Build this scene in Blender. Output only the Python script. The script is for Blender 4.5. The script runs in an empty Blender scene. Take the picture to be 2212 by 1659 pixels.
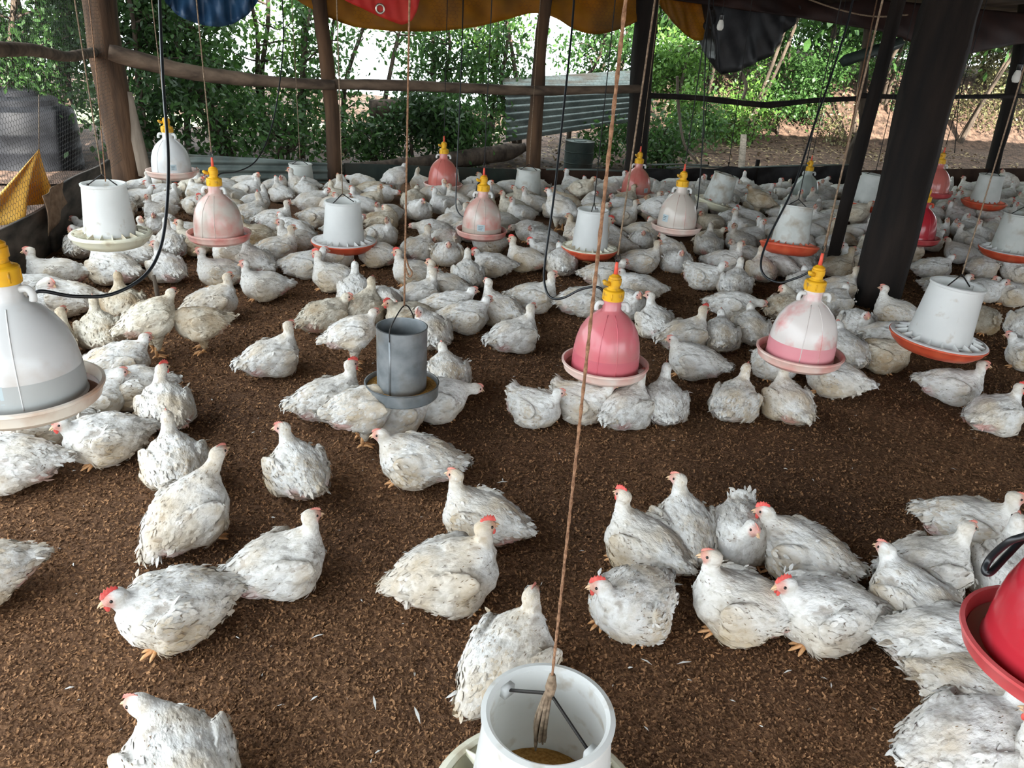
import bpy, math, random
import numpy as np
from mathutils import Matrix, Vector
PI = math.pi
random.seed(7)
RNG = np.random.default_rng(7)
scene = bpy.context.scene
COL = scene.collection

# ------------------------------------------------------------------ camera
W, H, F = 2212, 1659, 1662.0
CAM_H, PITCH, ROLL = 1.75, math.radians(24.3), math.radians(-3.8)
_fw = np.array([0, math.cos(PITCH), -math.sin(PITCH)])
_rt0 = np.array([1.0, 0, 0]); _up0 = np.cross(_rt0, _fw)
_rt = _rt0 * math.cos(ROLL) - _up0 * math.sin(ROLL)
_up = np.cross(_rt, _fw)
CAMPOS = np.array([0, 0, CAM_H])
cam = bpy.data.cameras.new('camera'); cam_ob = bpy.data.objects.new('camera', cam); COL.objects.link(cam_ob)
cam.sensor_width = 36; cam.lens = F / W * 36; cam.clip_end = 400; cam.clip_start = 0.05
M = Matrix.Identity(4)
for i in range(3):
    M[i][0], M[i][1], M[i][2] = _rt[i], _up[i], -_fw[i]
    M[i][3] = CAMPOS[i]
cam_ob.matrix_world = M
scene.camera = cam_ob

# ------------------------------------------------------------------ world, sun, exposure
world = bpy.data.worlds.new('sky'); scene.world = world; world.use_nodes = True
bg = world.node_tree.nodes['Background']
bg.inputs[0].default_value = (0.86, 0.94, 1.0, 1); bg.inputs[1].default_value = 3.0
sun = bpy.data.lights.new('sun', 'SUN'); sun.energy = 15.0; sun.angle = math.radians(0.6); sun.color = (1, .95, .86)
sun_ob = bpy.data.objects.new('sun', sun); COL.objects.link(sun_ob)
sun_ob.rotation_euler = Vector((0.30, -0.80, 0.52)).to_track_quat('Z', 'Y').to_euler()
vs = scene.view_settings
vs.view_transform = 'Standard'; vs.look = 'None'; vs.gamma = 1.0; vs.use_curve_mapping = False
vs.exposure = 0.93
scene.cycles.max_bounces = 6; scene.cycles.transparent_max_bounces = 12
scene.cycles.adaptive_threshold = 0.02; scene.cycles.diffuse_bounces = 4; scene.cycles.sample_clamp_indirect = 8

# ------------------------------------------------------------------ geometry of the place
def ray(px, py):
    return _fw + _rt * ((px - W / 2) / F) - _up * ((py - H / 2) / F)
def G(px, py, z=0.0):                       # ground point seen at a pixel of the survey photograph
    d = ray(px, py); return CAMPOS + d * ((z - CAM_H) / d[2])
def DP(px, py, Z):                          # point at depth Z
    return CAMPOS + ray(px, py) * Z
def PX(p):
    q = np.asarray(p, float) - CAMPOS; Z = q @ _fw
    return W / 2 + F * (q @ _rt) / Z, H / 2 - F * (q @ _up) / Z, F / Z
CORNER = np.array([-4.45, 8.75, 0]); A_ = math.radians(19.2)
UB = np.array([math.cos(A_), math.sin(A_), 0]); NB = np.array([-math.sin(A_), math.cos(A_), 0])     # along back wall, outward
LD = np.array([.26, -.9656, 0]); NL = np.array([-.9656, -.26, 0])                                      # along left wall, outward
def BW(px, py, off=0.0):                    # point on the plane of the back wall (moved outward by off)
    d = ray(px, py); return CAMPOS + d * (((CORNER + NB * off - CAMPOS) @ NB) / (d @ NB))
def LW(px, py, off=0.0):
    d = ray(px, py); return CAMPOS + d * (((CORNER + NL * off - CAMPOS) @ NL) / (d @ NL))

# ------------------------------------------------------------------ helpers
def vnoise(P, freq, seed=0):
    Q = np.asarray(P, float) * freq + seed * 17.31
    i = np.floor(Q).astype(np.int64); f = Q - i; f = f * f * (3 - 2 * f)
    def hsh(a, b, c):
        n = (a * 73856093) ^ (b * 19349663) ^ (c * 83492791)
        n = (n ^ (n >> 13)) * 1274126177
        return ((n ^ (n >> 16)) & 0xffff) / 65535.0
    r = 0
    for dx in (0, 1):
        for dy in (0, 1):
            for dz in (0, 1):
                w = (f[:, 0] if dx else 1 - f[:, 0]) * (f[:, 1] if dy else 1 - f[:, 1]) * (f[:, 2] if dz else 1 - f[:, 2])
                r = r + w * hsh(i[:, 0] + dx, i[:, 1] + dy, i[:, 2] + dz)
    return r * 2 - 1
def sstep(a, b, x):
    t = np.clip((x - a) / (b - a), 0, 1); return t * t * (3 - 2 * t)

class MB:
    """collects geometry; build() makes ONE mesh"""
    def __init__(s): s.v = []; s.f = []; s.c = []; s.m = []; s.n = 0; s.uc = False
    def add(s, v, f, col=None, mat=0):
        v = np.asarray(v, float).reshape(-1, 3); s.v.append(v)
        s.f += [tuple(int(i) + s.n for i in q) for q in f]; s.m += [mat] * len(f)
        if col is not None: s.uc = True
        c = np.ones((len(v), 4)); 
        if col is not None: c[:, :3] = col
        s.c.append(c); s.n += len(v); return s
    def box(s, c, size, rot=None, col=None, mat=0):
        hx, hy, hz = [a / 2 for a in size]
        v = np.array([[x, y, z] for x in (-hx, hx) for y in (-hy, hy) for z in (-hz, hz)])
        if rot is not None: v = v @ np.asarray(rot).T
        return s.add(v + np.asarray(c), [(0, 1, 3, 2), (4, 6, 7, 5), (0, 4, 5, 1), (2, 3, 7, 6), (0, 2, 6, 4), (1, 5, 7, 3)], col, mat)
    def tube(s, path, rad, n=8, col=None, mat=0, caps=True):
        P = np.asarray(path, float); k = len(P)
        R = np.full(k, rad, float) if np.isscalar(rad) else np.asarray(rad, float)
        T = np.gradient(P, axis=0); T /= np.linalg.norm(T, axis=1)[:, None] + 1e-12
        ref = np.array([0, 0, 1.0]) if abs(T[0][2]) < .9 else np.array([1.0, 0, 0])
        a = np.cross(T[0], ref); a /= np.linalg.norm(a); vs_ = []
        for i in range(k):
            a = a - T[i] * (a @ T[i]); a /= np.linalg.norm(a) + 1e-12; b = np.cross(T[i], a)
            th = np.arange(n) * 2 * PI / n
            vs_.append(P[i] + R[i] * (np.cos(th)[:, None] * a + np.sin(th)[:, None] * b))
        f = [(i * n + j, i * n + (j + 1) % n, (i + 1) * n + (j + 1) % n, (i + 1) * n + j) for i in range(k - 1) for j in range(n)]
        if caps: f += [tuple(range(n))[::-1], tuple(range((k - 1) * n, k * n))]
        return s.add(np.vstack(vs_), f, col, mat)
    def lathe(s, prof, n=40, o=(0, 0, 0), col=None, mat=0, a0=0, a1=2 * PI):
        s.sharp = True; prof = np.asarray(prof, float); k = len(prof); full = abs(a1 - a0 - 2 * PI) < 1e-6
        m = n if full else n + 1
        th = a0 + (a1 - a0) * np.arange(m) / n
        v = np.stack([np.outer(prof[:, 0], np.cos(th)), np.outer(prof[:, 0], np.sin(th)), np.repeat(prof[:, 1][:, None], m, 1)], -1).reshape(-1, 3) + np.asarray(o)
        f = [(i * m + j, i * m + (j + 1) % m, (i + 1) * m + (j + 1) % m, (i + 1) * m + j) for i in range(k - 1) for j in range(n)]
        return s.add(v, f, col, mat)
    sharp = False
    def ball(s, c, r, n=10, m=6, col=None, mat=0):
        pr = [(max(1e-4, math.sin(PI * i / m)), -math.cos(PI * i / m)) for i in range(m + 1)]
        t = MB().lathe(pr, n); return s.add(t.v[0] * np.asarray(r) + np.asarray(c), t.f, col, mat)
    def grid(s, fn, nu, nv, col=None, mat=0):
        v = [fn(i / nu, j / nv) for i in range(nu + 1) for j in range(nv + 1)]
        f = [(i * (nv + 1) + j, (i + 1) * (nv + 1) + j, (i + 1) * (nv + 1) + j + 1, i * (nv + 1) + j + 1) for i in range(nu) for j in range(nv)]
        return s.add(v, f, col, mat)
    def mesh(s, name, mats, smooth=True):
        me = bpy.data.meshes.new(name)
        V = np.vstack(s.v)
        me.from_pydata(V.tolist(), [], s.f)
        for m in (mats if isinstance(mats, (list, tuple)) else [mats]): me.materials.append(m)
        if max(s.m, default=0) > 0: me.polygons.foreach_set('material_index', s.m)
        if smooth: me.polygons.foreach_set('use_smooth', [True] * len(s.f))
        if smooth and s.sharp: me.set_sharp_from_angle(angle=.6)
        if s.uc:
            a = me.attributes.new('Col', 'FLOAT_COLOR', 'POINT'); a.data.foreach_set('color', np.vstack(s.c).ravel())
        return me
    def build(s, name, mats, parent=None, smooth=True, loc=None, rot=None):
        o = bpy.data.objects.new(name, s.mesh(name, mats, smooth)); COL.objects.link(o)
        if parent is not None: o.parent = parent
        if loc is not None: o.location = loc
        if rot is not None: o.rotation_euler = rot
        return o
def fast_mesh(name, V, polys, mat, C=None, smooth=False):
    """numpy arrays -> mesh; polys (n,k)"""
    me = bpy.data.meshes.new(name); n, k = polys.shape
    me.vertices.add(len(V)); me.vertices.foreach_set('co', np.asarray(V, np.float32).ravel())
    me.loops.add(n * k); me.loops.foreach_set('vertex_index', np.asarray(polys, np.int32).ravel())
    me.polygons.add(n); me.polygons.foreach_set('loop_start', np.arange(0, n * k, k, dtype=np.int32))
    if smooth: me.polygons.foreach_set('use_smooth', np.ones(n, bool))
    if C is not None:
        a = me.attributes.new('Col', 'FLOAT_COLOR', 'POINT'); c = np.ones((len(V), 4), np.float32); c[:, :3] = C; a.data.foreach_set('color', c.ravel())
    for m in (mat if isinstance(mat, (list, tuple)) else [mat]): me.materials.append(m)
    me.update(calc_edges=True); me.validate()
    return me
def link(name, me, parent=None):
    o = bpy.data.objects.new(name, me); COL.objects.link(o); o.parent = parent; return o
def tag(o, label=None, cat=None, group=None, kind=None):
    for k, v in (('label', label), ('category', cat), ('group', group), ('kind', kind)):
        if v: o[k] = v
    return o
def empty(name, loc, rz=0.0):
    o = bpy.data.objects.new(name, None); COL.objects.link(o); o.location = loc; o.rotation_euler = (0, 0, rz); o.empty_display_size = .05; return o
def smooth_path(pts, n=6):
    P = np.asarray(pts, float); P = np.vstack([2 * P[0] - P[1], P, 2 * P[-1] - P[-2]]); out = []
    for i in range(1, len(P) - 2):
        for t in np.arange(n) / n:
            out.append(.5 * (2 * P[i] + (P[i + 1] - P[i - 1]) * t + (2 * P[i - 1] - 5 * P[i] + 4 * P[i + 1] - P[i + 2]) * t * t + (-P[i - 1] + 3 * P[i] - 3 * P[i + 1] + P[i + 2]) * t ** 3))
    return np.array(out + [P[-2]])

# ------------------------------------------------------------------ materials
def mat(name, col, col2=None, scale=8.0, rough=.7, bump=0.0, bscale=None, spec=.3, metal=0.0, detail=5, stretch=(1, 1, 1), trans=0.0, attr=False, lo=.35, hi=.65, sheen=0, dirt=None, dirt_scale=3.0, dirt_lo=.5, dirt_hi=.7, rand=0.0):
    m = bpy.data.materials.new(name); m.use_nodes = True; nt = m.node_tree; N = nt.nodes; L = nt.links
    b = N['Principled BSDF']; b.inputs['Roughness'].default_value = rough; b.inputs['Specular IOR Level'].default_value = spec; b.inputs['Metallic'].default_value = metal
    if sheen: b.inputs['Sheen Weight'].default_value = sheen
    tc = N.new('ShaderNodeTexCoord'); mp = N.new('ShaderNodeMapping'); mp.inputs['Scale'].default_value = stretch
    L.new(tc.outputs['Object'], mp.inputs[0])
    out = None
    if attr:
        at = N.new('ShaderNodeAttribute'); at.attribute_name = 'Col'; out = at.outputs['Color']
        if col2 is not None:      # multiply attr by noise between col and col2
            nz = N.new('ShaderNodeTexNoise'); nz.inputs['Scale'].default_value = scale; nz.inputs['Detail'].default_value = detail; L.new(mp.outputs[0], nz.inputs['Vector'])
            rp = N.new('ShaderNodeValToRGB'); rp.color_ramp.elements[0].position = lo; rp.color_ramp.elements[1].position = hi
            rp.color_ramp.elements[0].color = (*col, 1); rp.color_ramp.elements[1].color = (*col2, 1); L.new(nz.outputs[0], rp.inputs[0])
            mx = N.new('ShaderNodeMix'); mx.data_type = 'RGBA'; mx.blend_type = 'MULTIPLY'; mx.inputs[0].default_value = 1
            L.new(out, mx.inputs[6]); L.new(rp.outputs[0], mx.inputs[7]); out = mx.outputs[2]
    elif col2 is not None:
        nz = N.new('ShaderNodeTexNoise'); nz.inputs['Scale'].default_value = scale; nz.inputs['Detail'].default_value = detail; L.new(mp.outputs[0], nz.inputs['Vector'])
        rp = N.new('ShaderNodeValToRGB'); rp.color_ramp.elements[0].position = lo; rp.color_ramp.elements[1].position = hi
        rp.color_ramp.elements[0].color = (*col, 1); rp.color_ramp.elements[1].color = (*col2, 1); L.new(nz.outputs[0], rp.inputs[0]); out = rp.outputs[0]
    if dirt is not None:
        nz = N.new('ShaderNodeTexNoise'); nz.inputs['Scale'].default_value = dirt_scale; nz.inputs['Detail'].default_value = 6; L.new(tc.outputs['Object'], nz.inputs['Vector'])
        oi = N.new('ShaderNodeObjectInfo'); ad = N.new('ShaderNodeMath'); ad.operation = 'MULTIPLY_ADD'; ad.inputs[1].default_value = .25; 
        L.new(oi.outputs['Random'], ad.inputs[0]); L.new(nz.outputs[0], ad.inputs[2])
        mr = N.new('ShaderNodeMapRange'); mr.inputs[1].default_value = dirt_lo; mr.inputs[2].default_value = dirt_hi; L.new(ad.outputs[0], mr.inputs[0])
        mx = N.new('ShaderNodeMix'); mx.data_type = 'RGBA'; L.new(mr.outputs[0], mx.inputs[0])
        if out is not None: L.new(out, mx.inputs[6])
        else: mx.inputs[6].default_value = (*col, 1)
        mx.inputs[7].default_value = (*dirt, 1); out = mx.outputs[2]
    if rand:
        oi = N.new('ShaderNodeObjectInfo'); mr = N.new('ShaderNodeMapRange'); mr.inputs[3].default_value = 1 - rand; mr.inputs[4].default_value = 1 + rand * .3; L.new(oi.outputs['Random'], mr.inputs[0])
        hs = N.new('ShaderNodeHueSaturation'); L.new(mr.outputs[0], hs.inputs['Value'])
        if out is not None: L.new(out, hs.inputs['Color'])
        else: hs.inputs['Color'].default_value = (*col, 1)
        out = hs.outputs[0]
    if out is not None: L.new(out, b.inputs['Base Color'])
    else: b.inputs['Base Color'].default_value = (*col, 1)
    if bump:
        n2 = N.new('ShaderNodeTexNoise'); n2.inputs['Scale'].default_value = bscale or scale * 3; n2.inputs['Detail'].default_value = 6; L.new(mp.outputs[0], n2.inputs['Vector'])
        bp = N.new('ShaderNodeBump'); bp.inputs['Strength'].default_value = bump; bp.inputs['Distance'].default_value = .01; L.new(n2.outputs[0], bp.inputs['Height']); L.new(bp.outputs[0], b.inputs['Normal'])
    if trans:
        tr = N.new('ShaderNodeBsdfTranslucent'); ms = N.new('ShaderNodeMixShader'); ms.inputs[0].default_value = trans
        if out is not None: L.new(out, tr.inputs[0])
        else: tr.inputs[0].default_value = (*col, 1)
        L.new(b.outputs[0], ms.inputs[1]); L.new(tr.outputs[0], ms.inputs[2]); L.new(ms.outputs[0], N['Material Output'].inputs[0])
    return m
def s2l(r, g, b):
    return tuple((c / 255 / 12.92) if c <= 10 else ((c / 255 + .055) / 1.055) ** 2.4 for c in (r, g, b))
MT = {}
MT['litter'] = mat('litter', (.12, .062, .033), (.37, .20, .105), scale=55, rough=.95, bump=1.0, bscale=90, spec=.1, lo=.38, hi=.62, dirt=(.11, .062, .038), dirt_scale=1.1, dirt_lo=.5, dirt_hi=.9)
MT['chips'] = mat('litter_chips', (.7, .7, .7), (1.2, 1.2, 1.2), scale=30, rough=.9, spec=.15, attr=True)
MT['feathers_floor'] = mat('shed_feathers', (.75, .74, .7), rough=.8)
MT['chicken'] = mat('chicken_feather', (.80, .78, .74), (1.02, 1.02, 1.02), scale=45, rough=.9, bump=.45, bscale=120, spec=.12, attr=True, lo=.3, hi=.55, stretch=(.55, 1, 1), sheen=.1,
                    dirt=(.46, .33, .17), dirt_scale=9, dirt_lo=.58, dirt_hi=1.05)
MT['chicken_grimy'] = mat('chicken_feather_grimy', (.72, .66, .55), (.98, .93, .82), scale=45, rough=.9, bump=.45, bscale=120, spec=.12, attr=True, lo=.3, hi=.6, stretch=(.55, 1, 1),
                    dirt=(.36, .24, .12), dirt_scale=8, dirt_lo=.50, dirt_hi=.95)
MT['comb'] = mat('comb_red', (.62, .06, .05), (.75, .14, .11), scale=60, rough=.55, spec=.4)
MT['comb_pale'] = mat('comb_pale', (.58, .17, .13), (.66, .28, .22), scale=60, rough=.6)
MT['beak'] = mat('beak_horn', (.62, .40, .22), (.72, .50, .32), scale=40, rough=.5)
MT['leg'] = mat('leg_skin', (.62, .30, .11), (.70, .40, .20), scale=90, rough=.6, bump=.3, bscale=160)
MT['eye'] = mat('eye_dark', (.012, .008, .006), rough=.12, spec=.6)
MT['white_plastic'] = mat('white_plastic', (.80, .81, .79), (.86, .87, .85), scale=6, rough=.34, spec=.4, trans=.38, dirt=(.45, .36, .24), dirt_scale=14, dirt_lo=.78, dirt_hi=1.0)
MT['grey_plastic'] = mat('white_plastic_grimy', (.55, .57, .53), (.66, .67, .63), scale=7, rough=.5, spec=.3, trans=.15, dirt=(.35, .28, .2), dirt_scale=10, dirt_lo=.7, dirt_hi=.95)
MT['cream_plastic'] = mat('cream_plastic', (.74, .70, .52), (.78, .76, .62), scale=9, rough=.45, trans=.1, dirt=(.4, .3, .18), dirt_scale=12, dirt_lo=.72, dirt_hi=.95)
MT['red_pan'] = mat('red_pan_plastic', (.55, .07, .03), (.68, .13, .06), scale=12, rough=.4, dirt=(.3, .16, .1), dirt_scale=14, dirt_lo=.7, dirt_hi=.95)
MT['yellow_cap'] = mat('yellow_cap_plastic', (.68, .33, .010), (.76, .42, .02), scale=14, rough=.4, dirt=(.35, .2, .06), dirt_scale=30, dirt_lo=.72, dirt_hi=.95)
MT['rod'] = mat('red_rod_plastic', (.75, .10, .06), rough=.45)
MT['galv'] = mat('galvanised_steel', (.16, .18, .19), (.27, .29, .30), scale=12, rough=.48, metal=.55, spec=.5, bump=.05, bscale=30, dirt=(.14, .12, .09), dirt_scale=7, dirt_lo=.62, dirt_hi=.9)
MT['feed'] = mat('feed_mash', (.33, .15, .03), (.55, .30, .08), scale=120, rough=.95, bump=.8, bscale=150)
MT['feed_wire'] = mat('iron_wire', (.03, .028, .026), rough=.5, metal=.6)
MT['hose'] = mat('black_hose', (.010, .012, .014), rough=.32, spec=.5)
MT['jute'] = mat('jute_rope', (.17, .09, .05), (.33, .19, .11), scale=120, rough=.95, bump=.6, bscale=200)
MT['twine'] = mat('twine', (.12, .085, .055), (.26, .19, .13), scale=90, rough=.95)
MT['twine_dark'] = mat('dark_twine', (.02, .02, .02), rough=.9)
MT['sticker'] = mat('sticker', (.42, .50, .52), rough=.5)
MT['sticker_dark'] = mat('sticker_print', (.05, .07, .08), rough=.6)
MT['log'] = mat('weathered_log', (.022, .014, .010), (.14, .078, .042), scale=7, rough=.9, bump=.8, bscale=28, stretch=(1, 1, .16), lo=.32, hi=.72)
MT['log_dark'] = mat('dark_log', (.005, .004, .0035), (.018, .012, .009), scale=8, rough=.9, bump=.8, bscale=30, stretch=(1, 1, .16))  # near-black wood tone for the dark posts, rails and stakes
MT['rail'] = mat('grey_pole', (.055, .038, .027), (.17, .12, .082), scale=9, rough=.9, bump=.7, bscale=30, stretch=(.3, 1, 1))
MT['plank'] = mat('old_plank', (.035, .03, .025), (.13, .105, .085), scale=9, rough=.9, bump=.6, bscale=30, stretch=(1, .2, 1))
MT['plank_grey'] = mat('grey_plank', (.16, .13, .10), (.27, .22, .17), scale=9, rough=.9, bump=.5, bscale=30, stretch=(1, 1, .2))
MT['sheet_grey'] = mat('galvanised_sheet', (.10, .125, .115), (.20, .235, .215), scale=4, rough=.6, metal=.3, dirt=(.11, .085, .06), dirt_scale=3, dirt_lo=.6, dirt_hi=.9)
MT['sheet_green'] = mat('dark_green_sheet', (.018, .030, .026), (.04, .055, .046), scale=5, rough=.65, metal=.2, dirt=(.05, .04, .03), dirt_scale=3, dirt_lo=.6, dirt_hi=.9)
MT['sheet_brown'] = mat('rusty_brown_sheet', (.035, .018, .012), (.075, .045, .03), scale=5, rough=.8)
MT['black_plastic'] = mat('black_plastic_sheet', (.010, .010, .011), (.028, .028, .03), scale=6, rough=.5, bump=.4, bscale=14)
MT['tank'] = mat('black_tank_plastic', (.006, .0065, .008), (.014, .015, .018), scale=4, rough=.55, spec=.15, dirt=(.03, .028, .026), dirt_scale=3, dirt_lo=.75, dirt_hi=1.0)
MT['orange_tarp'] = mat('orange_tarp', (.42, .16, .008), (.56, .24, .015), scale=4, rough=.5, trans=.45, bump=.3, bscale=14, dirt=(.16, .08, .02), dirt_scale=2.2, dirt_lo=.55, dirt_hi=.95)
MT['yellow_tarp'] = mat('yellow_tarp', (.62, .33, .04), (.72, .43, .08), scale=4, rough=.55, trans=.3, bump=.25, bscale=12)
MT['red_tarp'] = mat('red_tarp', (.62, .03, .025), (.72, .06, .04), scale=5, rough=.5, trans=.35)
MT['blue_tarp'] = mat('blue_tarp', (.015, .045, .10), (.03, .085, .17), scale=7, rough=.4, trans=.25, bump=.5, bscale=16)
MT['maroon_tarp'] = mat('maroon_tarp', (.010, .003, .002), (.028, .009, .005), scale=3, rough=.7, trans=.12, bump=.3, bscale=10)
MT['roof'] = mat('roof_sheet', (.030, .021, .016), (.06, .045, .034), scale=3, rough=.7, metal=.2)
MT['beam'] = mat('roof_beam', (.03, .02, .014), (.07, .045, .03), scale=8, rough=.9)
MT['wire'] = mat('chicken_wire', (.03, .028, .025), rough=.6, metal=.4)
MT['soil'] = mat('outside_soil', (.035, .021, .014), (.13, .08, .055), scale=9, rough=.95, bump=.9, bscale=24)
MT['field'] = mat('pale_field', (.40, .44, .22), (.62, .60, .40), scale=1.5, rough=.95)
MT['leaf'] = mat('leaf', (.8, .8, .8), (1.15, 1.15, 1.15), scale=5, rough=.45, spec=.4, attr=True, trans=.42)
MT['deadleaf'] = mat('dead_leaf', (.8, .8, .8), (1.1, 1.1, 1.1), scale=5, rough=.8, attr=True)
MT['bark'] = mat('bark', (.03, .022, .016), (.10, .075, .055), scale=12, rough=.95, bump=.8, bscale=30, stretch=(1, 1, .25))
MT['glass_bulb'] = mat('lamp_bulb', (.75, .74, .68), rough=.2, spec=.5)
MT['sack'] = mat('sack_cloth', (.16, .10, .06), (.26, .17, .11), scale=20, rough=.95, bump=.5, bscale=60)
MT['metal_ring'] = mat('grommet_metal', (.55, .52, .45), rough=.35, metal=.8)
MT['bell'] = {}
def bell_mat(key, base, stain, lo, hi):
    MT['bell'][key] = mat('bell_plastic_' + key, base, tuple(c * 1.05 for c in base), scale=5, rough=.20, spec=.5, trans=.14, dirt=stain, dirt_scale=7, dirt_lo=lo, dirt_hi=hi)
bell_mat('white', (.68, .69, .68), (.50, .42, .34), .75, 1.1)
bell_mat('whitepink', (.74, .68, .64), (.70, .20, .19), .62, .82)
bell_mat('blush', (.62, .55, .48), (.62, .20, .16), .60, .95)
bell_mat('pink', (.70, .16, .19), (.62, .22, .22), .60, .9)
bell_mat('salmon', (.60, .17, .14), (.62, .30, .24), .60, .9)
bell_mat('red', (.52, .03, .045), (.52, .10, .12), .60, .9)
bell_mat('grey', (.40, .44, .40), (.34, .28, .2), .68, .95)
MT['bell_tray'] = mat('drinker_tray_blush', (.74, .50, .42), (.80, .66, .58), scale=9, rough=.38, dirt=(.62, .13, .11), dirt_scale=6, dirt_lo=.55, dirt_hi=.95)
MT['bell_tray_cream'] = mat('drinker_tray_cream', (.72, .66, .55), (.78, .73, .64), scale=9, rough=.38, dirt=(.5, .3, .2), dirt_scale=6, dirt_lo=.7, dirt_hi=.95)
MT['bell_tray_red'] = mat('drinker_tray_red', (.50, .06, .065), (.58, .12, .12), scale=9, rough=.38)
MT['water'] = mat('drinking_water', (.25, .13, .09), rough=.05, spec=.6)
MT['fill_grey'] = mat('bell_water_grey', (.36, .38, .38), (.42, .44, .43), scale=5, rough=.32, spec=.45)
MT['fill_pink'] = mat('bell_water_pink', (.64, .24, .27), (.68, .30, .32), scale=5, rough=.32, spec=.45)
MT['fill_deep'] = mat('bell_water_deep_pink', (.52, .11, .14), (.56, .14, .16), scale=5, rough=.32, spec=.45)
MT['fill_tan'] = mat('bell_water_tan', (.40, .33, .27), (.46, .38, .32), scale=5, rough=.32, spec=.45)

# ------------------------------------------------------------------ the chicken: one continuous surface from a distance field
def _rot(yaw=0, pitch=0, roll=0):           # local axes as columns; x forward, pitch up positive
    cy, sy, cp, sp, cr, sr = math.cos(yaw), math.sin(yaw), math.cos(pitch), math.sin(pitch), math.cos(roll), math.sin(roll)
    return np.array([[cy, -sy, 0], [sy, cy, 0], [0, 0, 1]]) @ np.array([[cp, 0, -sp], [0, 1, 0], [sp, 0, cp]]) @ np.array([[1, 0, 0], [0, cr, -sr], [0, sr, cr]])
def _ell(P, c, r, R=None):
    q = P - np.asarray(c)
    if R is not None: q = q @ R
    r = np.asarray(r); k0 = np.linalg.norm(q / r, axis=1); k1 = np.linalg.norm(q / (r * r), axis=1) + 1e-9
    return k0 * (k0 - 1) / k1
def _cone(P, a, b, ra, rb):
    a = np.asarray(a, float); d = np.asarray(b, float) - a; t = np.clip((P - a) @ d / (d @ d), 0, 1)
    return np.linalg.norm(P - a - t[:, None] * d, axis=1) - (ra + (rb - ra) * t)
def _smin(a, b, k):
    h = np.clip(.5 + .5 * (b - a) / k, 0, 1); return b * (1 - h) + a * h - k * h * (1 - h)
def surface_nets(Fv, org, h):
    nx, ny, nz = Fv.shape; S = Fv < 0
    cnt = np.zeros((nx - 1, ny - 1, nz - 1), np.int8); acc = np.zeros((nx - 1, ny - 1, nz - 1, 3), np.float32); ne = np.zeros((nx - 1, ny - 1, nz - 1), np.float32)
    sl = lambda o, n: slice(o, n - 1 + o)
    for dx in (0, 1):
        for dy in (0, 1):
            for dz in (0, 1): cnt += S[sl(dx, nx), sl(dy, ny), sl(dz, nz)]
    act = (cnt > 0) & (cnt < 8)
    for ax in range(3):
        for p in (0, 1):
            for q in (0, 1):
                o0 = [0, 0, 0]; oth = [a for a in range(3) if a != ax]; o0[oth[0]] = p; o0[oth[1]] = q; o1 = list(o0); o1[ax] = 1
                A = Fv[sl(o0[0], nx), sl(o0[1], ny), sl(o0[2], nz)]; B = Fv[sl(o1[0], nx), sl(o1[1], ny), sl(o1[2], nz)]
                cr = (A < 0) != (B < 0); t = np.where(cr, A / np.where(cr, A - B, 1), 0)
                for k in range(3): acc[..., k] += np.where(cr, o0[k] + (t if k == ax else 0), 0)
                ne += cr
    idx = -np.ones(act.shape, np.int64); ii = np.argwhere(act); idx[act] = np.arange(len(ii))
    V = (ii + acc[act] / ne[act][:, None]) * h + np.asarray(org)
    quads = []
    for ax in range(3):
        oth = [a for a in range(3) if a != ax]; s0 = [slice(1, -1)] * 3; s1 = [slice(1, -1)] * 3
        s0[ax] = slice(0, -1); s1[ax] = slice(1, None)
        A = S[tuple(s0)]; B = S[tuple(s1)]; e = np.argwhere(A != B); sg = A[A != B]
        base = e.copy()
        for a in oth: base[:, a] += 1
        def cell(da, db):
            c = base.copy(); c[:, oth[0]] -= da; c[:, oth[1]] -= db; return idx[c[:, 0], c[:, 1], c[:, 2]]
        q = np.stack([cell(1, 1), cell(0, 1), cell(0, 0), cell(1, 0)], 1)
        flip = sg if ax != 1 else ~sg
        q[~flip] = q[~flip][:, ::-1]; quads.append(q)
    Q = np.vstack(quads); return V, Q[(Q >= 0).all(1)]

# pose: head position, head yaw, head pitch, lift of the body, body pitch, tail pitch
POSES = {
    'alert':    dict(head=(.120, 0, .250), yaw=0, hp=-4),
    'alert2':   dict(head=(.106, .008, .258), yaw=14, hp=2, bp=6, tail=-16),
    'alert_l':  dict(head=(.102, .026, .248), yaw=62, hp=-4),
    'low':      dict(head=(.150, .012, .200), yaw=8, hp=-8),
    'low_l':    dict(head=(.135, .050, .200), yaw=48, hp=-8),
    'down':     dict(head=(.205, .01, .135), yaw=5, hp=-22),
    'upright':  dict(head=(.138, 0, .296), yaw=0, hp=2, bp=22, tail=-30),
    'tailup':   dict(head=(.138, .03, .205), yaw=30, hp=-8, tail=62, bp=-4),
    'tuck':     dict(head=(.045, .068, .205), yaw=150, hp=-30),
    'stand':    dict(head=(.138, .01, .365), yaw=10, hp=-4, lift=.13, bp=12, tail=-5),
    'stoop':    dict(head=(.205, 0, .285), yaw=0, hp=-12, lift=.10, bp=0, tail=6),
}
def bez(a, b, c, n=7):
    t = np.linspace(0, 1, n)[:, None]; return (1 - t) ** 2 * np.asarray(a) + 2 * t * (1 - t) * np.asarray(b) + t * t * np.asarray(c)
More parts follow.
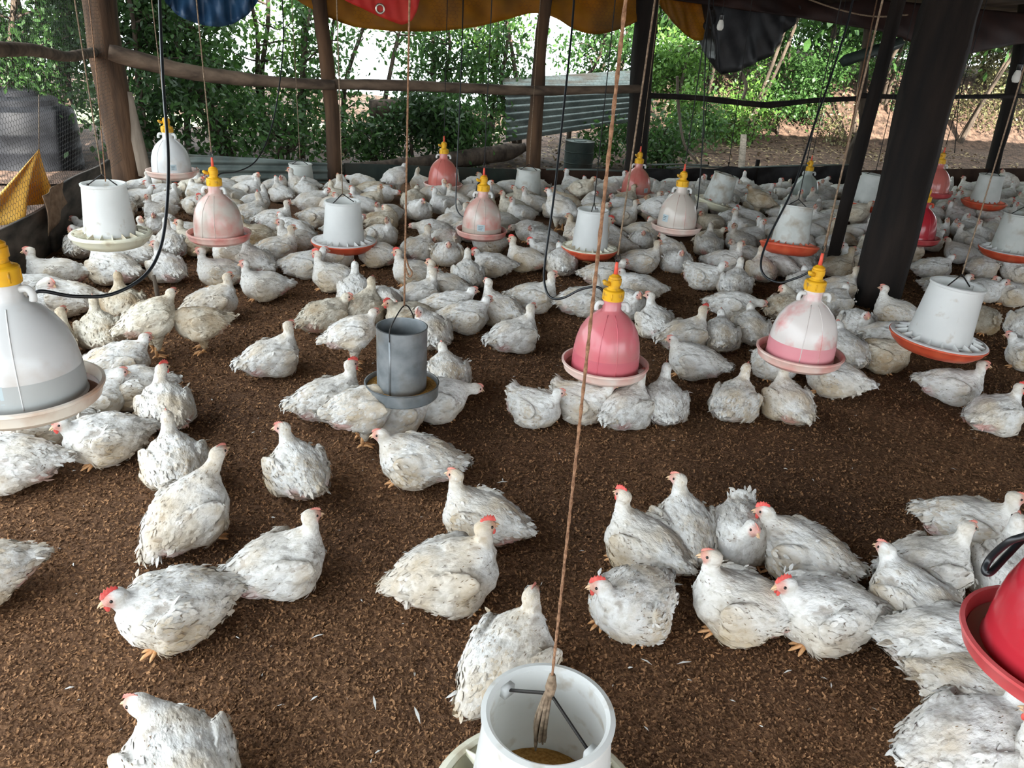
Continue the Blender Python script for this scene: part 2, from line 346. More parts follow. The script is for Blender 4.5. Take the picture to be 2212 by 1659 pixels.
def pose_setup(p):
    D = dict(lift=0.0, bp=0.0, tail=-4.0); D.update(p)
    D['Rb'] = _rot(0, math.radians(D['bp'])); D['piv'] = np.array([-.09, 0, .06])
    tw = lambda q: (np.asarray(q) - D['piv']) @ D['Rb'].T + D['piv'] + np.array([0, 0, D['lift']])
    D['tw'] = tw
    hd = np.array(D['head']); D['Rh'] = _rot(math.radians(D['yaw']), math.radians(D['hp'])); hx = D['Rh'][:, 0]
    n0 = tw((.058, 0, .122)); nb = hd - hx * .012 - np.array([0, 0, .012])
    up = min(1, max(0, (hd[2] - n0[2]) / .14)); mid = n0 + np.array([.075, 0, .02]) * (1 - .2 * up) + (nb - n0) * np.array([.15, .2, .35])
    if abs(D['yaw']) > 120: mid = n0 + np.array([.06, .05, .07])
    D['neck'] = bez(n0, mid, nb, 7); D['nr'] = np.array([.060, .052, .042, .034, .029, .026, .0245]); D['hd'] = hd
    return D
def chicken_field(P, D, seed, amp=1.0):
    q = (P - np.array([0, 0, D['lift']]) - D['piv']) @ D['Rb'] + D['piv']
    d = _ell(q, (.0, 0, .092), (.132, .116, .092)); d = _smin(d, _ell(q, (.058, 0, .090), (.090, .104, .089)), .03)
    d = _smin(d, _ell(q, (-.085, 0, .086), (.082, .096, .070)), .045)
    for s in (-1, 1): d = _smin(d, _ell(q, (.008, s * .080, .050), (.082, .054, .052)), .022)
    tp = math.radians(D['tail']); Rt = _rot(0, -tp)
    tc = np.array([-.125, 0, .098]) + np.array([-math.cos(tp), 0, math.sin(tp)]) * .035
    d = _smin(d, _ell(q, tc, (.055, .052, .026), Rt), .028)
    P2 = P
    pts, rr = D['neck'], D['nr']; dn = None
    for i in range(len(pts) - 1):
        e = _cone(P2, pts[i], pts[i + 1], rr[i], rr[i + 1]); dn = e if dn is None else np.minimum(dn, e)
    d = _smin(d, dn, .034)
    wr = None
    for s in (-1, 1):
        Rw = _rot(s * math.radians(15), math.radians(7), s * .25)
        lw = (q - np.array([-.018, s * .099, .112])) @ Rw
        e = _ell(lw, (0, 0, 0), (.100, .020, .052))
        # overlapping flight feathers as long ridges, coverts as scallops
        ridge = .0016 * np.sin((lw[:, 2] + .10 * lw[:, 0]) * 2 * PI / .0125) * sstep(.05, -.04, lw[:, 0])
        d = _smin(d, e + ridge * amp, .007)
    nz = .0055 * vnoise(q * np.array([.8, 1, 1]), 24, seed) + .0034 * vnoise(q * np.array([.55, 1, 1]), 60, seed + 3) + .0014 * vnoise(q, 130, seed + 5)
    hdist = np.linalg.norm(P - D['hd'], axis=1)
    d = d + nz * amp * (.15 + .85 * sstep(.03, .10, hdist))
    if D['lift'] > 0:
        for s in (-1, 1): d = _smin(d, _cone(P, (.005, s * .048, D['lift'] + .045), (.0, s * .050, D['lift'] * .50), .050, .017), .022)
    hdq = _ell(P, D['hd'], (.031, .021, .023), D['Rh']); hdq = _smin(hdq, _ell(P, D['hd'] - D['Rh'][:, 0] * .012 - D['Rh'][:, 2] * .004, (.026, .023, .024), D['Rh']), .01)
    d = _smin(d, hdq, .011)
    if D['lift'] <= 0: d = np.maximum(d, .002 - P[:, 2] + .004 * vnoise(P, 40, seed + 9))
    return d
SKIN = np.array([.60, .27, .215]); WHITE = np.array([.71, .70, .67])
def chicken_colour(V, D, seed, bare):
    n1 = vnoise(V, 22, seed + 21); n2 = vnoise(V * np.array([.5, 1, 1]), 75, seed + 22); n3 = vnoise(V, 9, seed + 23)
    c = np.repeat(WHITE[None], len(V), 0) * (1 + .03 * n1)[:, None]
    dirt = np.clip(.14 + .50 * sstep(.10, .01, V[:, 2] - D['lift'] * .6) + .55 * n3 - .1, 0, 1) * .72
    c = c * (1 - dirt[:, None]) + np.array([.50, .37, .20]) * dirt[:, None]
    fl = sstep(.42, .62, n2) * sstep(-.2, .4, n1) * .45
    c = c * (1 - fl[:, None]) + np.array([.22, .15, .10]) * fl[:, None]
    q = (V - np.array([0, 0, D['lift']]) - D['piv']) @ D['Rb'] + D['piv']
    for s in (-1, 1):
        b = sstep(.055, .022, np.linalg.norm((q - np.array([-.105, s * .050, .062])) / np.array([1.3, 1, 1]), axis=1) + .012 * n1) * bare
        c = c * (1 - b[:, None]) + np.array([.60, .29, .25]) * b[:, None]
    hx = D['Rh'][:, 0]; f = sstep(.030, .018, np.linalg.norm((V - D['hd'] - hx * .016 + D['Rh'][:, 2] * .002) @ D['Rh'] / np.array([1.1, 1, 1.1]), axis=1)) * (.82 + .15 * n1)
    return c * (1 - f[:, None]) + SKIN * f[:, None]
def feather_cards(base, dirn, nrm, L, Wd, lift, C, curl=.25):
    """leaf-shaped feathers; all args arrays"""
    n = len(base); side = np.cross(nrm, dirn); side /= np.linalg.norm(side, axis=1)[:, None] + 1e-9
    d2 = dirn * np.cos(lift)[:, None] + nrm * np.sin(lift)[:, None]
    v = np.empty((n, 6, 3)); L = L[:, None]; Wd = Wd[:, None]
    v[:, 0] = base - nrm * .002
    v[:, 1] = base + d2 * L * .45 + side * Wd * .5; v[:, 2] = base + d2 * L * .45 - side * Wd * .5
    m2 = base + d2 * L * .8 - nrm * L * curl * .2
    v[:, 3] = m2 + side * Wd * .30; v[:, 4] = m2 - side * Wd * .30; v[:, 5] = base + d2 * L - nrm * L * curl * .35
    v[:, 1:3] += (nrm * L * .03)[:, None]
    f = np.array([[0, 2, 1], [1, 2, 4], [1, 4, 3], [3, 4, 5]])
    Fc = (np.arange(n)[:, None, None] * 6 + f[None]).reshape(-1, 3)
    nn = np.repeat(nrm[:, None], 6, 1) + dirn[:, None] * np.array([-.12, 0, 0, .12, .12, .2])[None, :, None] + side[:, None] * np.array([0, .25, -.25, .25, -.25, 0])[None, :, None]
    return v.reshape(-1, 3), Fc, np.repeat(C, 6, 0), nn.reshape(-1, 3)
def tri_to_mesh(name, parts, m):
    V, Fs, C, Nr, n, has = [], [], [], [], 0, True
    for p in parts:
        v, f, c = p[:3]; V.append(v); Fs.append(f + n); C.append(c); n += len(v)
        if len(p) > 3: Nr.append(p[3])
        else: has = False
    me = fast_mesh(name, np.vstack(V), np.vstack(Fs), m, np.vstack(C), True)
    if has:
        Nr = np.vstack(Nr); me.normals_split_custom_set_from_vertices((Nr / (np.linalg.norm(Nr, axis=1)[:, None] + 1e-9)).tolist())
    return me
def quads_to_tris(Q): return np.vstack([Q[:, [0, 1, 2]], Q[:, [0, 2, 3]]])
def mb_tris(mb):
    f = []
    for q in mb.f:
        for k in range(1, len(q) - 1): f.append((q[0], q[k], q[k + 1]))
    return np.vstack(mb.v), np.array(f)
def head_parts(D, comb):
    """beak, comb, wattle, eyes in head frame, moved into place"""
    Rh, hd = D['Rh'], D['hd']; T = lambda v: np.asarray(v) @ Rh.T + hd
    out = {}
    b = MB()
    for up in (1, 0):
        if up: prof = [(.022, .0092, .001), (.031, .0072, .000), (.039, .0042, -.003), (.0445, .0008, -.0075)]
        else: prof = [(.022, .0075, -.0065), (.029, .0055, -.0085), (.035, .003, -.0105), (.0385, .0006, -.0120)]
        rings = []
        for x, r, z in prof:
            th = np.arange(8) * PI / 4; rings.append(np.stack([np.full(8, x), r * .85 * np.cos(th), z + r * .72 * np.sin(th)], 1))
        v = np.vstack(rings); f = [(i * 8 + j, i * 8 + (j + 1) % 8, (i + 1) * 8 + (j + 1) % 8, (i + 1) * 8 + j) for i in range(3) for j in range(8)] + [tuple(range(24, 32))]
        b.add(T(v), f, (.62, .42, .25))
    out['beak'] = b
    k = MB(); s = (.5, .75, 1.75)[comb]; nt = 5
    pts = []
    for i in range(nt * 2 + 1):
        t = i / (nt * 2); x = .030 - .048 * t * (.7 + .3 * s / 1.75); z0 = .0180 + .004 * math.sin(PI * t)
        h = (.005 + .006 * math.sin(PI * (t * .85 + .1))) * s * (1.0 if i % 2 else .62)
        pts.append((x, z0, h))
    v, f = [], []
    for x, z0, h in pts:
        v += [(x, .0028 * s, z0 - .004), (x, -.0028 * s, z0 - .004), (x + (-.003), .0010, z0 + h), (x - .003, -.0010, z0 + h)]
    for i in range(len(pts) - 1):
        a, c = i * 4, i * 4 + 4
        f += [(a, c, c + 2, a + 2), (a + 1, a + 3, c + 3, c + 1), (a + 2, c + 2, c + 3, a + 3)]
    f += [(0, 2, 3, 1), (len(v) - 4, len(v) - 3, len(v) - 1, len(v) - 2)]
    k.add(T(v), f, (.66, .08, .06) if comb else (.62, .26, .20)); out['comb'] = k
    if comb == 2:
        w = MB()
        for sd in (-1, 1): w.ball((0, 0, 0), (.007, .0025, .011), 8, 6)
        vv = np.vstack(w.v); nh = len(vv) // 2; vv[:nh] += (.022, -.006, -.021); vv[nh:] += (.022, .006, -.021)
        w2 = MB().add(T(vv), w.f, (.66, .07, .06)); out['wattle'] = w2
    for sd, nm in ((-1, 'e0'), (1, 'e1')):
        e = MB(); e.ball((0, 0, 0), .0052, 8, 6); vv = np.vstack(e.v) + (.010, sd * .0178, .0048); out[nm] = MB().add(T(vv), e.f, (.012, .01, .008))
    return out
def leg_geo(D, s):
    m = MB(); c = (.62, .33, .14)
    if D['lift'] > 0:
        z0 = D['lift'] * .55; ank = np.array([.0 + .012 * s, s * .05, .014]); top = np.array([-.012, s * .05, z0])
        m.tube([top, (top + ank) / 2 + (-.004, 0, 0), ank], [.0105, .0088, .0098], 8, c)
        L = .062
    else:
        ank = np.array([.048 + .016 * s, s * .062, .013]); m.tube([ank + (-.075, -.006 * s, .012), ank], [.011, .0095], 8, c); L = .058
    for a, l in ((-32, .85), (0, 1), (32, .85), (180, .45)):
        a = math.radians(a) + s * .12; d = np.array([math.cos(a), math.sin(a), 0])
        m.tube([ank, ank + d * L * l * .4 + (0, 0, .002), ank + d * L * l * .8 + (0, 0, -.005), ank + d * L * l + (0, 0, -.0105)], [.0085, .0068, .0055, .0018], 6, c)
    return m
def build_chicken(pose, seed, h, detail=True, bare=.8, amp=1.0, mirror=False):
    D = pose_setup(POSES[pose]); lo = np.array([-.24, -.18, -.004]); hi = np.array([.28, .18, max(.30, D['hd'][2] + .05)])
    if D['lift'] > 0: lo[2] = .02
    n = np.ceil((hi - lo) / h).astype(int) + 1
    g = np.stack(np.meshgrid(*[lo[k] + np.arange(n[k]) * h for k in range(3)], indexing='ij'), -1).reshape(-1, 3)
    Fv = chicken_field(g, D, seed, amp).reshape(n)
    V, Q = surface_nets(Fv, lo, h)
    eps = .003
    gr = np.stack([chicken_field(V + e, D, seed, amp) - chicken_field(V - e, D, seed, amp) for e in np.eye(3) * eps], 1); gr /= np.linalg.norm(gr, axis=1)[:, None] + 1e-9
    C = chicken_colour(V, D, seed, bare)
    fx = lambda v: v * np.array([1, -1, 1]) if mirror else v
    ft = lambda t: t[:, ::-1] if mirror else t
    out = {'D': D}
    body = (fx(V), ft(quads_to_tris(Q)), C, fx(gr))
    rng = np.random.default_rng(seed)
    # flow of the plumage: backward along the body, down along the neck
    hdist = np.linalg.norm(V - D['hd'], axis=1)
    pick = rng.choice(len(V), size=820 if detail else 260, replace=False); pick = pick[(hdist[pick] > .03) & (V[pick, 2] > .012)]
    B, Nn = V[pick], gr[pick]; q = (B - np.array([0, 0, D['lift']]) - D['piv']) @ D['Rb'] + D['piv']
    flow = np.repeat((D['Rb'] @ np.array([-1, 0, -.22]))[None], len(B), 0)
    nk = np.argmin(np.linalg.norm(B[:, None] - D['neck'][None], axis=2), axis=1); dnk = np.linalg.norm(B[:, None] - D['neck'][None], axis=2).min(1)
    tn = -np.gradient(D['neck'], axis=0); tn /= np.linalg.norm(tn, axis=1)[:, None]
    on_neck = ((dnk < .052) & (nk >= 2))[:, None]; flow = np.where(on_neck, tn[nk], flow)
    flow = flow + rng.normal(0, .28, flow.shape); flow -= Nn * (flow * Nn).sum(1)[:, None]; flow /= np.linalg.norm(flow, axis=1)[:, None] + 1e-9
    sz = .020 + .010 * (np.abs(q[:, 1]) > .07) + .014 * sstep(-.06, -.14, q[:, 0]) - .006 * on_neck[:, 0]
    sz = sz * rng.uniform(.6, 1.2, len(B)); lift = np.abs(rng.normal(.0, .045, len(B))) + .14 * sstep(-.08, -.14, q[:, 0]) * rng.random(len(B))
    cc = C[pick] * rng.uniform(.90, 1.06, len(B))[:, None]
    plum = feather_cards(B, flow, Nn, sz, sz * rng.uniform(.34, .52, len(B)), lift, cc)
    # litter flecks caught in the feathers
    k = rng.choice(len(V), 420 if detail else 40); k = k[(hdist[k] > .05) & (vnoise(V[k] * [.6, 1, 1], 26, seed + 40) > .18)]
    fl = rng.normal(0, .35, (len(k), 3)) + [-1, 0, -.25]; fl -= gr[k] * (fl * gr[k]).sum(1)[:, None]; fl /= np.linalg.norm(fl, axis=1)[:, None]
    fleck = feather_cards(V[k] + gr[k] * .004, fl, gr[k], rng.uniform(.005, .016, len(k)), np.full(len(k), .0024), np.zeros(len(k)), np.array([[.10, .065, .04]]) * rng.uniform(.6, 2.4, (len(k), 1)))
    # tail fan and wing quills
    Rb = D['Rb']; tw = D['tw']; tp = math.radians(D['tail'])
    def quills(bases, dirs, nrm, Ls, Ws):
        bases, dirs, nrm = map(lambda a: np.asarray(a, float), (bases, dirs, nrm)); m_ = len(bases)
        return feather_cards(bases, dirs, nrm, np.asarray(Ls, float), np.asarray(Ws, float), np.zeros(m_), WHITE[None] * rng.uniform(.86, 1.0, (m_, 1)), .12)
    tb, td, tn2, tl = [], [], [], []
    for i in range(22):
        a = rng.uniform(-.62, .62); e = tp + rng.normal(0, .13)
        d = np.array([-math.cos(a) * math.cos(e), math.sin(a), math.sin(e)]); b = np.array([-.128 - .028 * math.cos(tp), a * .07, .098 + .028 * math.sin(tp) + rng.uniform(-.010, .012)])
        nn = np.array([math.sin(e), .35 * a, math.cos(e)]); nn -= d * (nn @ d) / (d @ d)
        tb.append(tw(b)); td.append(Rb @ d / np.linalg.norm(d)); tn2.append(Rb @ nn / np.linalg.norm(nn)); tl.append(rng.uniform(.032, .062))
    tail = quills(tb, td, tn2, tl, np.array(tl) * .24)
    wings = []
    for s in (-1, 1):
        wb, wd, wn, wl = [], [], [], []
        for i in range(13):
            t = i / 12; b = np.array([.03 - .085 * (i % 7) / 6, s * (.1175 - .022 * (i % 7) / 6), .128 - .056 * t]); d = np.array([-1, -s * .30, -.14 + .10 * t + rng.normal(0, .04)]); d /= np.linalg.norm(d)
            nn = np.array([-.15, s, .35]); nn -= d * (nn @ d); nn /= np.linalg.norm(nn)
            wb.append(tw(b)); wd.append(Rb @ d); wn.append(Rb @ nn); wl.append(rng.uniform(.055, .078))
        wings.append(quills(wb, wd, wn, wl, np.array(wl) * .17))
    mir = lambda p: (fx(p[0]), ft(p[1]), p[2]) + ((fx(p[3]),) if len(p) > 3 else ())
    if detail:
        out['body'] = fast_mesh('chicken_body', body[0], body[1], MT['chicken'], body[2], True)
        out['plumage'] = tri_to_mesh('plumage', [mir(plum), mir(fleck)], MT['chicken'])
        out['tail'] = tri_to_mesh('tail', [mir(tail)], MT['chicken'])
        out['wing_feathers'] = [tri_to_mesh('wing_feathers', [mir(w)], MT['chicken']) for w in wings]
        def conv(mb, nm, m):
            v, f = mb_tris(mb); return fast_mesh(nm, fx(v), ft(f), m, np.vstack(mb.c)[:, :3], True)
        out['comb'] = {}; out['wattle'] = {}
        for cb in (0, 1, 2):
            hp = head_parts(D, cb); out['comb'][cb] = conv(hp['comb'], 'comb', MT['comb'] if cb == 2 else MT['comb_pale'])
            if cb == 2: out['wattle'][2] = conv(hp['wattle'], 'wattle', MT['comb'])
        out['beak'] = conv(hp['beak'], 'beak', MT['beak']); out['eye'] = [conv(hp[e], 'eye', MT['eye']) for e in ('e0', 'e1')]
        out['leg'] = [conv(leg_geo(D, s), 'leg', MT['leg']) for s in (-1, 1)]
    else:
        hp = head_parts(D, 1); ex = []
        for nm in ('beak', 'comb', 'e0', 'e1'):
            v, f = mb_tris(hp[nm]); ex.append((fx(v), ft(f), np.vstack(hp[nm].c)[:, :3]))
        for s in ((-1, 1) if D['lift'] > 0 else ()):
            lg = leg_geo(D, s); v, f = mb_tris(lg); ex.append((fx(v), ft(f), np.vstack(lg.c)[:, :3]))
        out['joined'] = [body, mir(plum), mir(tail)] + [mir(w) for w in wings] + ex
        out['joined'] = [p[:3] for p in out['joined']]; out['body'] = tri_to_mesh('chicken_body', out['joined'], MT['chicken'])
    return out
NEAR = {}
def near_variants(keys, h):
    for i, k in enumerate(keys):
        base, mir = (k[:-2] + '_l', True) if k.endswith('_r') else (k, False)
        p = base if base in POSES else base.rstrip('0123456789')
        NEAR[k] = build_chicken(p, 11 + i * 7, h, True, bare=(.9, .15, .6)[i % 3], mirror=mir)

# ------------------------------------------------------------------ setting: floor, ground, roof, low walls
def build_floor():
    nx, ny = 300, 300; x = np.linspace(-7, 11, nx); y = np.linspace(-2.5, 15, ny)
    X, Y = np.meshgrid(x, y, indexing='ij'); P = np.stack([X.ravel(), Y.ravel(), np.zeros(nx * ny)], 1)
    P[:, 2] = .007 * vnoise(P, 6, 1) + .012 * vnoise(P, 1.7, 2) - .012
    inside = ((P - CORNER) @ NB < .1) & ((P - CORNER) @ NL < .25)
    idx = np.arange(nx * ny).reshape(nx, ny)
    Q = np.stack([idx[:-1, :-1], idx[1:, :-1], idx[1:, 1:], idx[:-1, 1:]], -1).reshape(-1, 4)
    Q = Q[inside[Q].all(1)]
    o = link('floor', fast_mesh('floor', P, Q, MT['litter'], None, True)); tag(o, kind='structure')
build_floor()
def scatter_chips(n, ymax, name):
    # denser near the viewer's end of the house, where the shavings can be made out
    r = RNG.random(n); Y = 1.0 + (ymax - 1.0) * r ** 1.3; X = (RNG.random(n) - .5) * 2 * (.75 * Y + .35)
    P = np.stack([X, Y, np.zeros(n)], 1); ok = ((P - CORNER) @ NL < -.05) & ((P - CORNER) @ NB < -.05); P = P[ok]; n = len(P)
    P[:, 2] = .007 * vnoise(P * [1, 1, 0], 6, 1) + .012 * vnoise(P * [1, 1, 0], 1.7, 2) - .012 + RNG.uniform(.000, .005, n)
    a = RNG.random(n) * 2 * PI; L = RNG.uniform(.005, .0135, n) * (.8 + .16 * P[:, 1]); Wd = L * RNG.uniform(.2, .5, n); curl = RNG.uniform(-.1, .5, n) * L
    d = np.stack([np.cos(a), np.sin(a), RNG.normal(0, .25, n)], 1); s = np.stack([-np.sin(a), np.cos(a), RNG.normal(0, .35, n)], 1)
    v = np.empty((n, 6, 3)); 
    for k, t in enumerate((-.5, 0, .5)):
        m = P + d * (L * t)[:, None]; m[:, 2] += (0 if k == 1 else 1) * curl + .001
        v[:, 2 * k] = m + s * (Wd / 2)[:, None]; v[:, 2 * k + 1] = m - s * (Wd / 2)[:, None]
    f = np.array([[0, 1, 3, 2], [2, 3, 5, 4]]); Fq = (np.arange(n)[:, None, None] * 6 + f).reshape(-1, 4)
    t = RNG.random(n)[:, None] ** 1.5; pal = np.array([.10, .052, .028]) * (1 - t) + np.array([.40, .215, .105]) * t
    big = vnoise(P * [1, 1, 0], 1.3, 8)[:, None]; pal = pal * (1 + .25 * big)
    o = link(name, fast_mesh(name, v.reshape(-1, 3), Fq, MT['chips'], np.repeat(pal, 6, 0)))
    tag(o, 'curled brown wood shavings and dry litter covering the floor', 'litter', kind='stuff')
scatter_chips(260000, 7.5, 'litter_shavings')

def outside_ground():
    nu, nv = 90, 60; us = np.linspace(-14, 34, nu); vs_ = np.concatenate([np.linspace(-.05, 9, 40), np.linspace(9.6, 60, 20)])
    V = []
    for u in us:
        for v in vs_:
            p = CORNER + UB * u + NB * v; u = u - .45 * max(0.0, v - 4)
            z = -.02 + 1.55 * float(sstep(4.4, 7.2, np.array(v))) * float(sstep(6.8, 9.8, np.array(u))) + 1.2 * float(sstep(6.5, 12, np.array(v))) * float(sstep(8, 11, np.array(u)))
            V.append((p[0], p[1], z))
    V = np.array(V); V[:, 2] += .10 * vnoise(V, .9, 4) * sstep(.3, 1.5, np.tile(vs_, nu)) + .03 * vnoise(V, 4, 5)
    idx = np.arange(nu * nv).reshape(nu, nv); Q = np.stack([idx[:-1, :-1], idx[1:, :-1], idx[1:, 1:], idx[:-1, 1:]], -1).reshape(-1, 4)
    far = (np.tile(vs_, nu)[Q[:, 0]] > 5.5) & (np.repeat(us, nv)[Q[:, 0]] - .45 * (np.tile(vs_, nu)[Q[:, 0]] - 4) < 7.6)
    o = link('ground_outside', fast_mesh('ground_outside', V, Q[~far], MT['soil'], None, True)); tag(o, kind='structure')
    o = link('field_outside', fast_mesh('field_outside', V, Q[far], MT['field'], None, True)); tag(o, kind='structure')
    # strip of ground outside the left wall
    m = MB().grid(lambda a, b: tuple(CORNER + NL * (.2 + 14 * a) + LD * (-.3 + 14 * b) + np.array([0, 0, -.06])), 10, 10)
    tag(m.build('ground_beside', MT['soil']), kind='structure')
    m = MB().grid(lambda a, b: tuple(np.array([-40 + 80 * a, -3 - 40 * b, -.05])), 4, 4); tag(m.build('ground_behind', MT['soil']), kind='structure')
    # fallen leaves on the bank
    n = 5000; u = RNG.uniform(1.5, 16, n); v = RNG.uniform(.25, 5.0, n); P = CORNER + UB * u[:, None] + NB * v[:, None]
    ii = np.clip(np.searchsorted(us, u) - 1, 0, nu - 2); jj = np.clip(np.searchsorted(vs_, v) - 1, 0, nv - 2); Zg = V[:, 2].reshape(nu, nv)
    fu = (u - us[ii]) / (us[ii + 1] - us[ii]); fv = (v - vs_[jj]) / (vs_[jj + 1] - vs_[jj])
    P[:, 2] = (Zg[ii, jj] * (1 - fu) * (1 - fv) + Zg[ii + 1, jj] * fu * (1 - fv) + Zg[ii, jj + 1] * (1 - fu) * fv + Zg[ii + 1, jj + 1] * fu * fv) + .02
    d = RNG.normal(0, 1, (n, 3)) * [1, 1, .3]; d /= np.linalg.norm(d, axis=1)[:, None]; nn = np.repeat([[0, 0, 1.0]], n, 0) + RNG.normal(0, .3, (n, 3)); nn -= d * (nn * d).sum(1)[:, None]; nn /= np.linalg.norm(nn, axis=1)[:, None]
    t = RNG.random((n, 1)); c = np.array([.10, .06, .035]) * (1 - t) + np.array([.36, .28, .15]) * t
    L = RNG.uniform(.04, .10, n); v_, f_, c_, _ = feather_cards(P, d, nn, L, L * .45, np.zeros(n), c)
    tag(link('fallen_leaves', fast_mesh('fallen_leaves', v_, f_, MT['deadleaf'], c_)), 'dry fallen leaves strewn over the soil bank outside', 'leaves', kind='stuff')
    return us, vs_, Zg
US, VS, ZG = outside_ground()
def gz(p):
    u = float((np.asarray(p) - CORNER) @ UB); v = float((np.asarray(p) - CORNER) @ NB)
    i = int(np.clip(np.searchsorted(US, u) - 1, 0, len(US) - 2)); j = int(np.clip(np.searchsorted(VS, v) - 1, 0, len(VS) - 2))
    return float(ZG[i:i + 2, j:j + 2].min()) - .03

# roof: corrugated sheet on purlins, out of view above
def R_(u, v, z): return CORNER + UB * u - NB * v + np.array([0, 0, z])
def roof_z(u, v): return 2.62 + .055 * min(v, 5.5) - .02 * max(0, v - 5.5)
m = MB(); m.grid(lambda a, b: tuple(R_(-.75 + 21 * a, -1.0 + 15.2 * b, roof_z(0, -1.0 + 15.2 * b) + .02 * math.cos(a * 17 * 2 * PI / .3))), 220, 14)
tag(m.build('ceiling', MT['roof']), kind='structure')
for v in (-.55, 2.2, 5.5, 8.6):
    m = MB(); m.tube([R_(-.8, v, roof_z(0, v) - .10), R_(8, v, roof_z(0, v) - .11), R_(16, v, roof_z(0, v) - .10)], .055, 8); tag(m.build('trim_1', MT['beam']), kind='structure')
for u in (0, 4.3, 8.6, 12.9):
    m = MB(); m.tube([R_(u, -.6, roof_z(0, -.6) - .2), R_(u, 5.5, roof_z(0, 5.5) - .2), R_(u, 11.5, roof_z(0, 11.5) - .2)], .06, 8); tag(m.build('trim_2', MT['beam']), kind='structure')

# unseen board walls added at right end and behind the viewer to block light
mb = MB(); mb.grid(lambda a, b: tuple(R_(9 + 11 * a, 13.2, 2.5 * b - .02)), 20, 6); o = mb.build('wall_front_added', MT['plank']); tag(o, kind='structure'); o.modifiers.new('t', 'SOLIDIFY').thickness = .03
mb = MB(); mb.grid(lambda a, b: tuple(R_(19.5, -.4 + 13 * a, 2.45 * b - .02)), 20, 6); o = mb.build('wall_right_added', MT['plank']); tag(o, kind='structure'); o.modifiers.new('t', 'SOLIDIFY').thickness = .03
# low back wall: sheets of different stuff fixed between the posts (top edges read along the wall)
def wall_sheet(name, px0, px1, y0, y1, m_, label, kind='corr', off=0.0, amp=.018, period=.09, ybot=None):
    a = BW(px0, y0, off); b = BW(px1, y1, off); n = max(12, int(np.linalg.norm(b - a) / .05)); k = 22
    def fn(s, t):
        top = a + (b - a) * s; z = top[2] * (1 - t) - .02 * t; p = np.array([top[0], top[1], z])
        if kind == 'corr': w = amp * math.cos(z * 2 * PI / period)
        elif kind == 'cloth': w = .025 * math.sin(s * 23 + t * 3) + .02 * math.sin(s * 51 + 1.3) * (1 - t); p[2] += .012 * math.sin(s * 37) * (1 - t)
        else: w = .006 * math.sin(s * 9 + t * 2)
        return tuple(p + NB * w)
    mb = MB(); mb.grid(fn, n, k)
    o = mb.build(name, m_); md = o.modifiers.new('thick', 'SOLIDIFY'); md.thickness = .006
    return o
o = wall_sheet('wall_back', 300, 742, 326, 354, MT['sheet_grey'], ''); tag(o, kind='structure', label='grey corrugated iron sheet low along the back wall')
o = wall_sheet('wall_back', 742, 1132, 352, 366, MT['sheet_green'], '', kind='flat', off=.015); tag(o, kind='structure', label='dark green sheet low along the back wall')
o = wall_sheet('wall_back', 1125, 1400, 362, 374, MT['sheet_brown'], '', kind='flat'); tag(o, kind='structure', label='rusty brown sheet low along the back wall')
o = wall_sheet('wall_back', 1392, 1852, 366, 356, MT['black_plastic'], '', kind='cloth', off=.02); tag(o, kind='structure', label='black plastic sheeting low along the back wall')
o = wall_sheet('wall_back', 1845, 2420, 368, 360, MT['sheet_brown'], '', kind='flat'); tag(o, kind='structure', label='brown boards low along the back wall')
# pale top edge strips of the sheets
for i, (p0, p1, y0, y1) in enumerate(((1180, 1380, 366, 371), (1395, 1530, 356, 357), (1440, 1560, 362, 361), (1600, 1850, 362, 356))):
    a, b = BW(p0, y0, -.03), BW(p1, y1, -.03); mb = MB(); mb.tube([a, (a + b) / 2 + (0, 0, .01), b], .012, 6)
    tag(mb.build('trim_%d' % (3 + i), MT['sheet_grey']), kind='structure')
for px, t in ((1638, 345), (1850, 345)):
    a = BW(px, t, .04); mb = MB(); mb.tube([a, a * [1, 1, 0] + (0, 0, .2), a * [1, 1, 0]], .03, 7); tag(mb.build('wooden_stake', MT['log_dark']), 'short dark stake holding the %s plastic sheeting' % ('middle of the black' if px < 1700 else 'right end of the black'), 'stake')
# left low wall: two old boards on edge
def board(px0, y0, px1, y1, yb0, yb1, off, label):
    a, b = LW(px0, y0, off), LW(px1, y1, off); mb = MB()
    def fn(s, t):
        top = a + (b - a) * s; z = (top[2] + .02 * math.sin(s * 5)) * (1 - t) - .02 * t
        return tuple(np.array([top[0], top[1], z]) + NL * .012 * math.sin(s * 6 + t))
    mb.grid(fn, 20, 5); o = mb.build('wall_left', MT['plank']); md = o.modifiers.new('thick', 'SOLIDIFY'); md.thickness = .03; md.offset = 0
    tag(o, kind='structure', label=label)
board(-260, 655, 118, 425, 0, 0, .02, 'near old board low along the left wall')
board(98, 428, 232, 340, 0, 0, -.02, 'far old board low along the left wall')
# sack strip hanging over the joint of the boards
mb = MB(); a, b = LW(88, 432, -.05), LW(132, 398, -.06)
mb.grid(lambda s, t: tuple(a + (b - a) * s + np.array([0, 0, .03 - .30 * t * (1 - .4 * s)]) - NL * (.015 * math.sin(s * 9 + t * 4) + .012)), 10, 10)
o = mb.build('sack_strip', MT['sack']); o.modifiers.new('thick', 'SOLIDIFY').thickness = .006; tag(o, 'torn brown sack strip hung over the left board joint', 'sack')

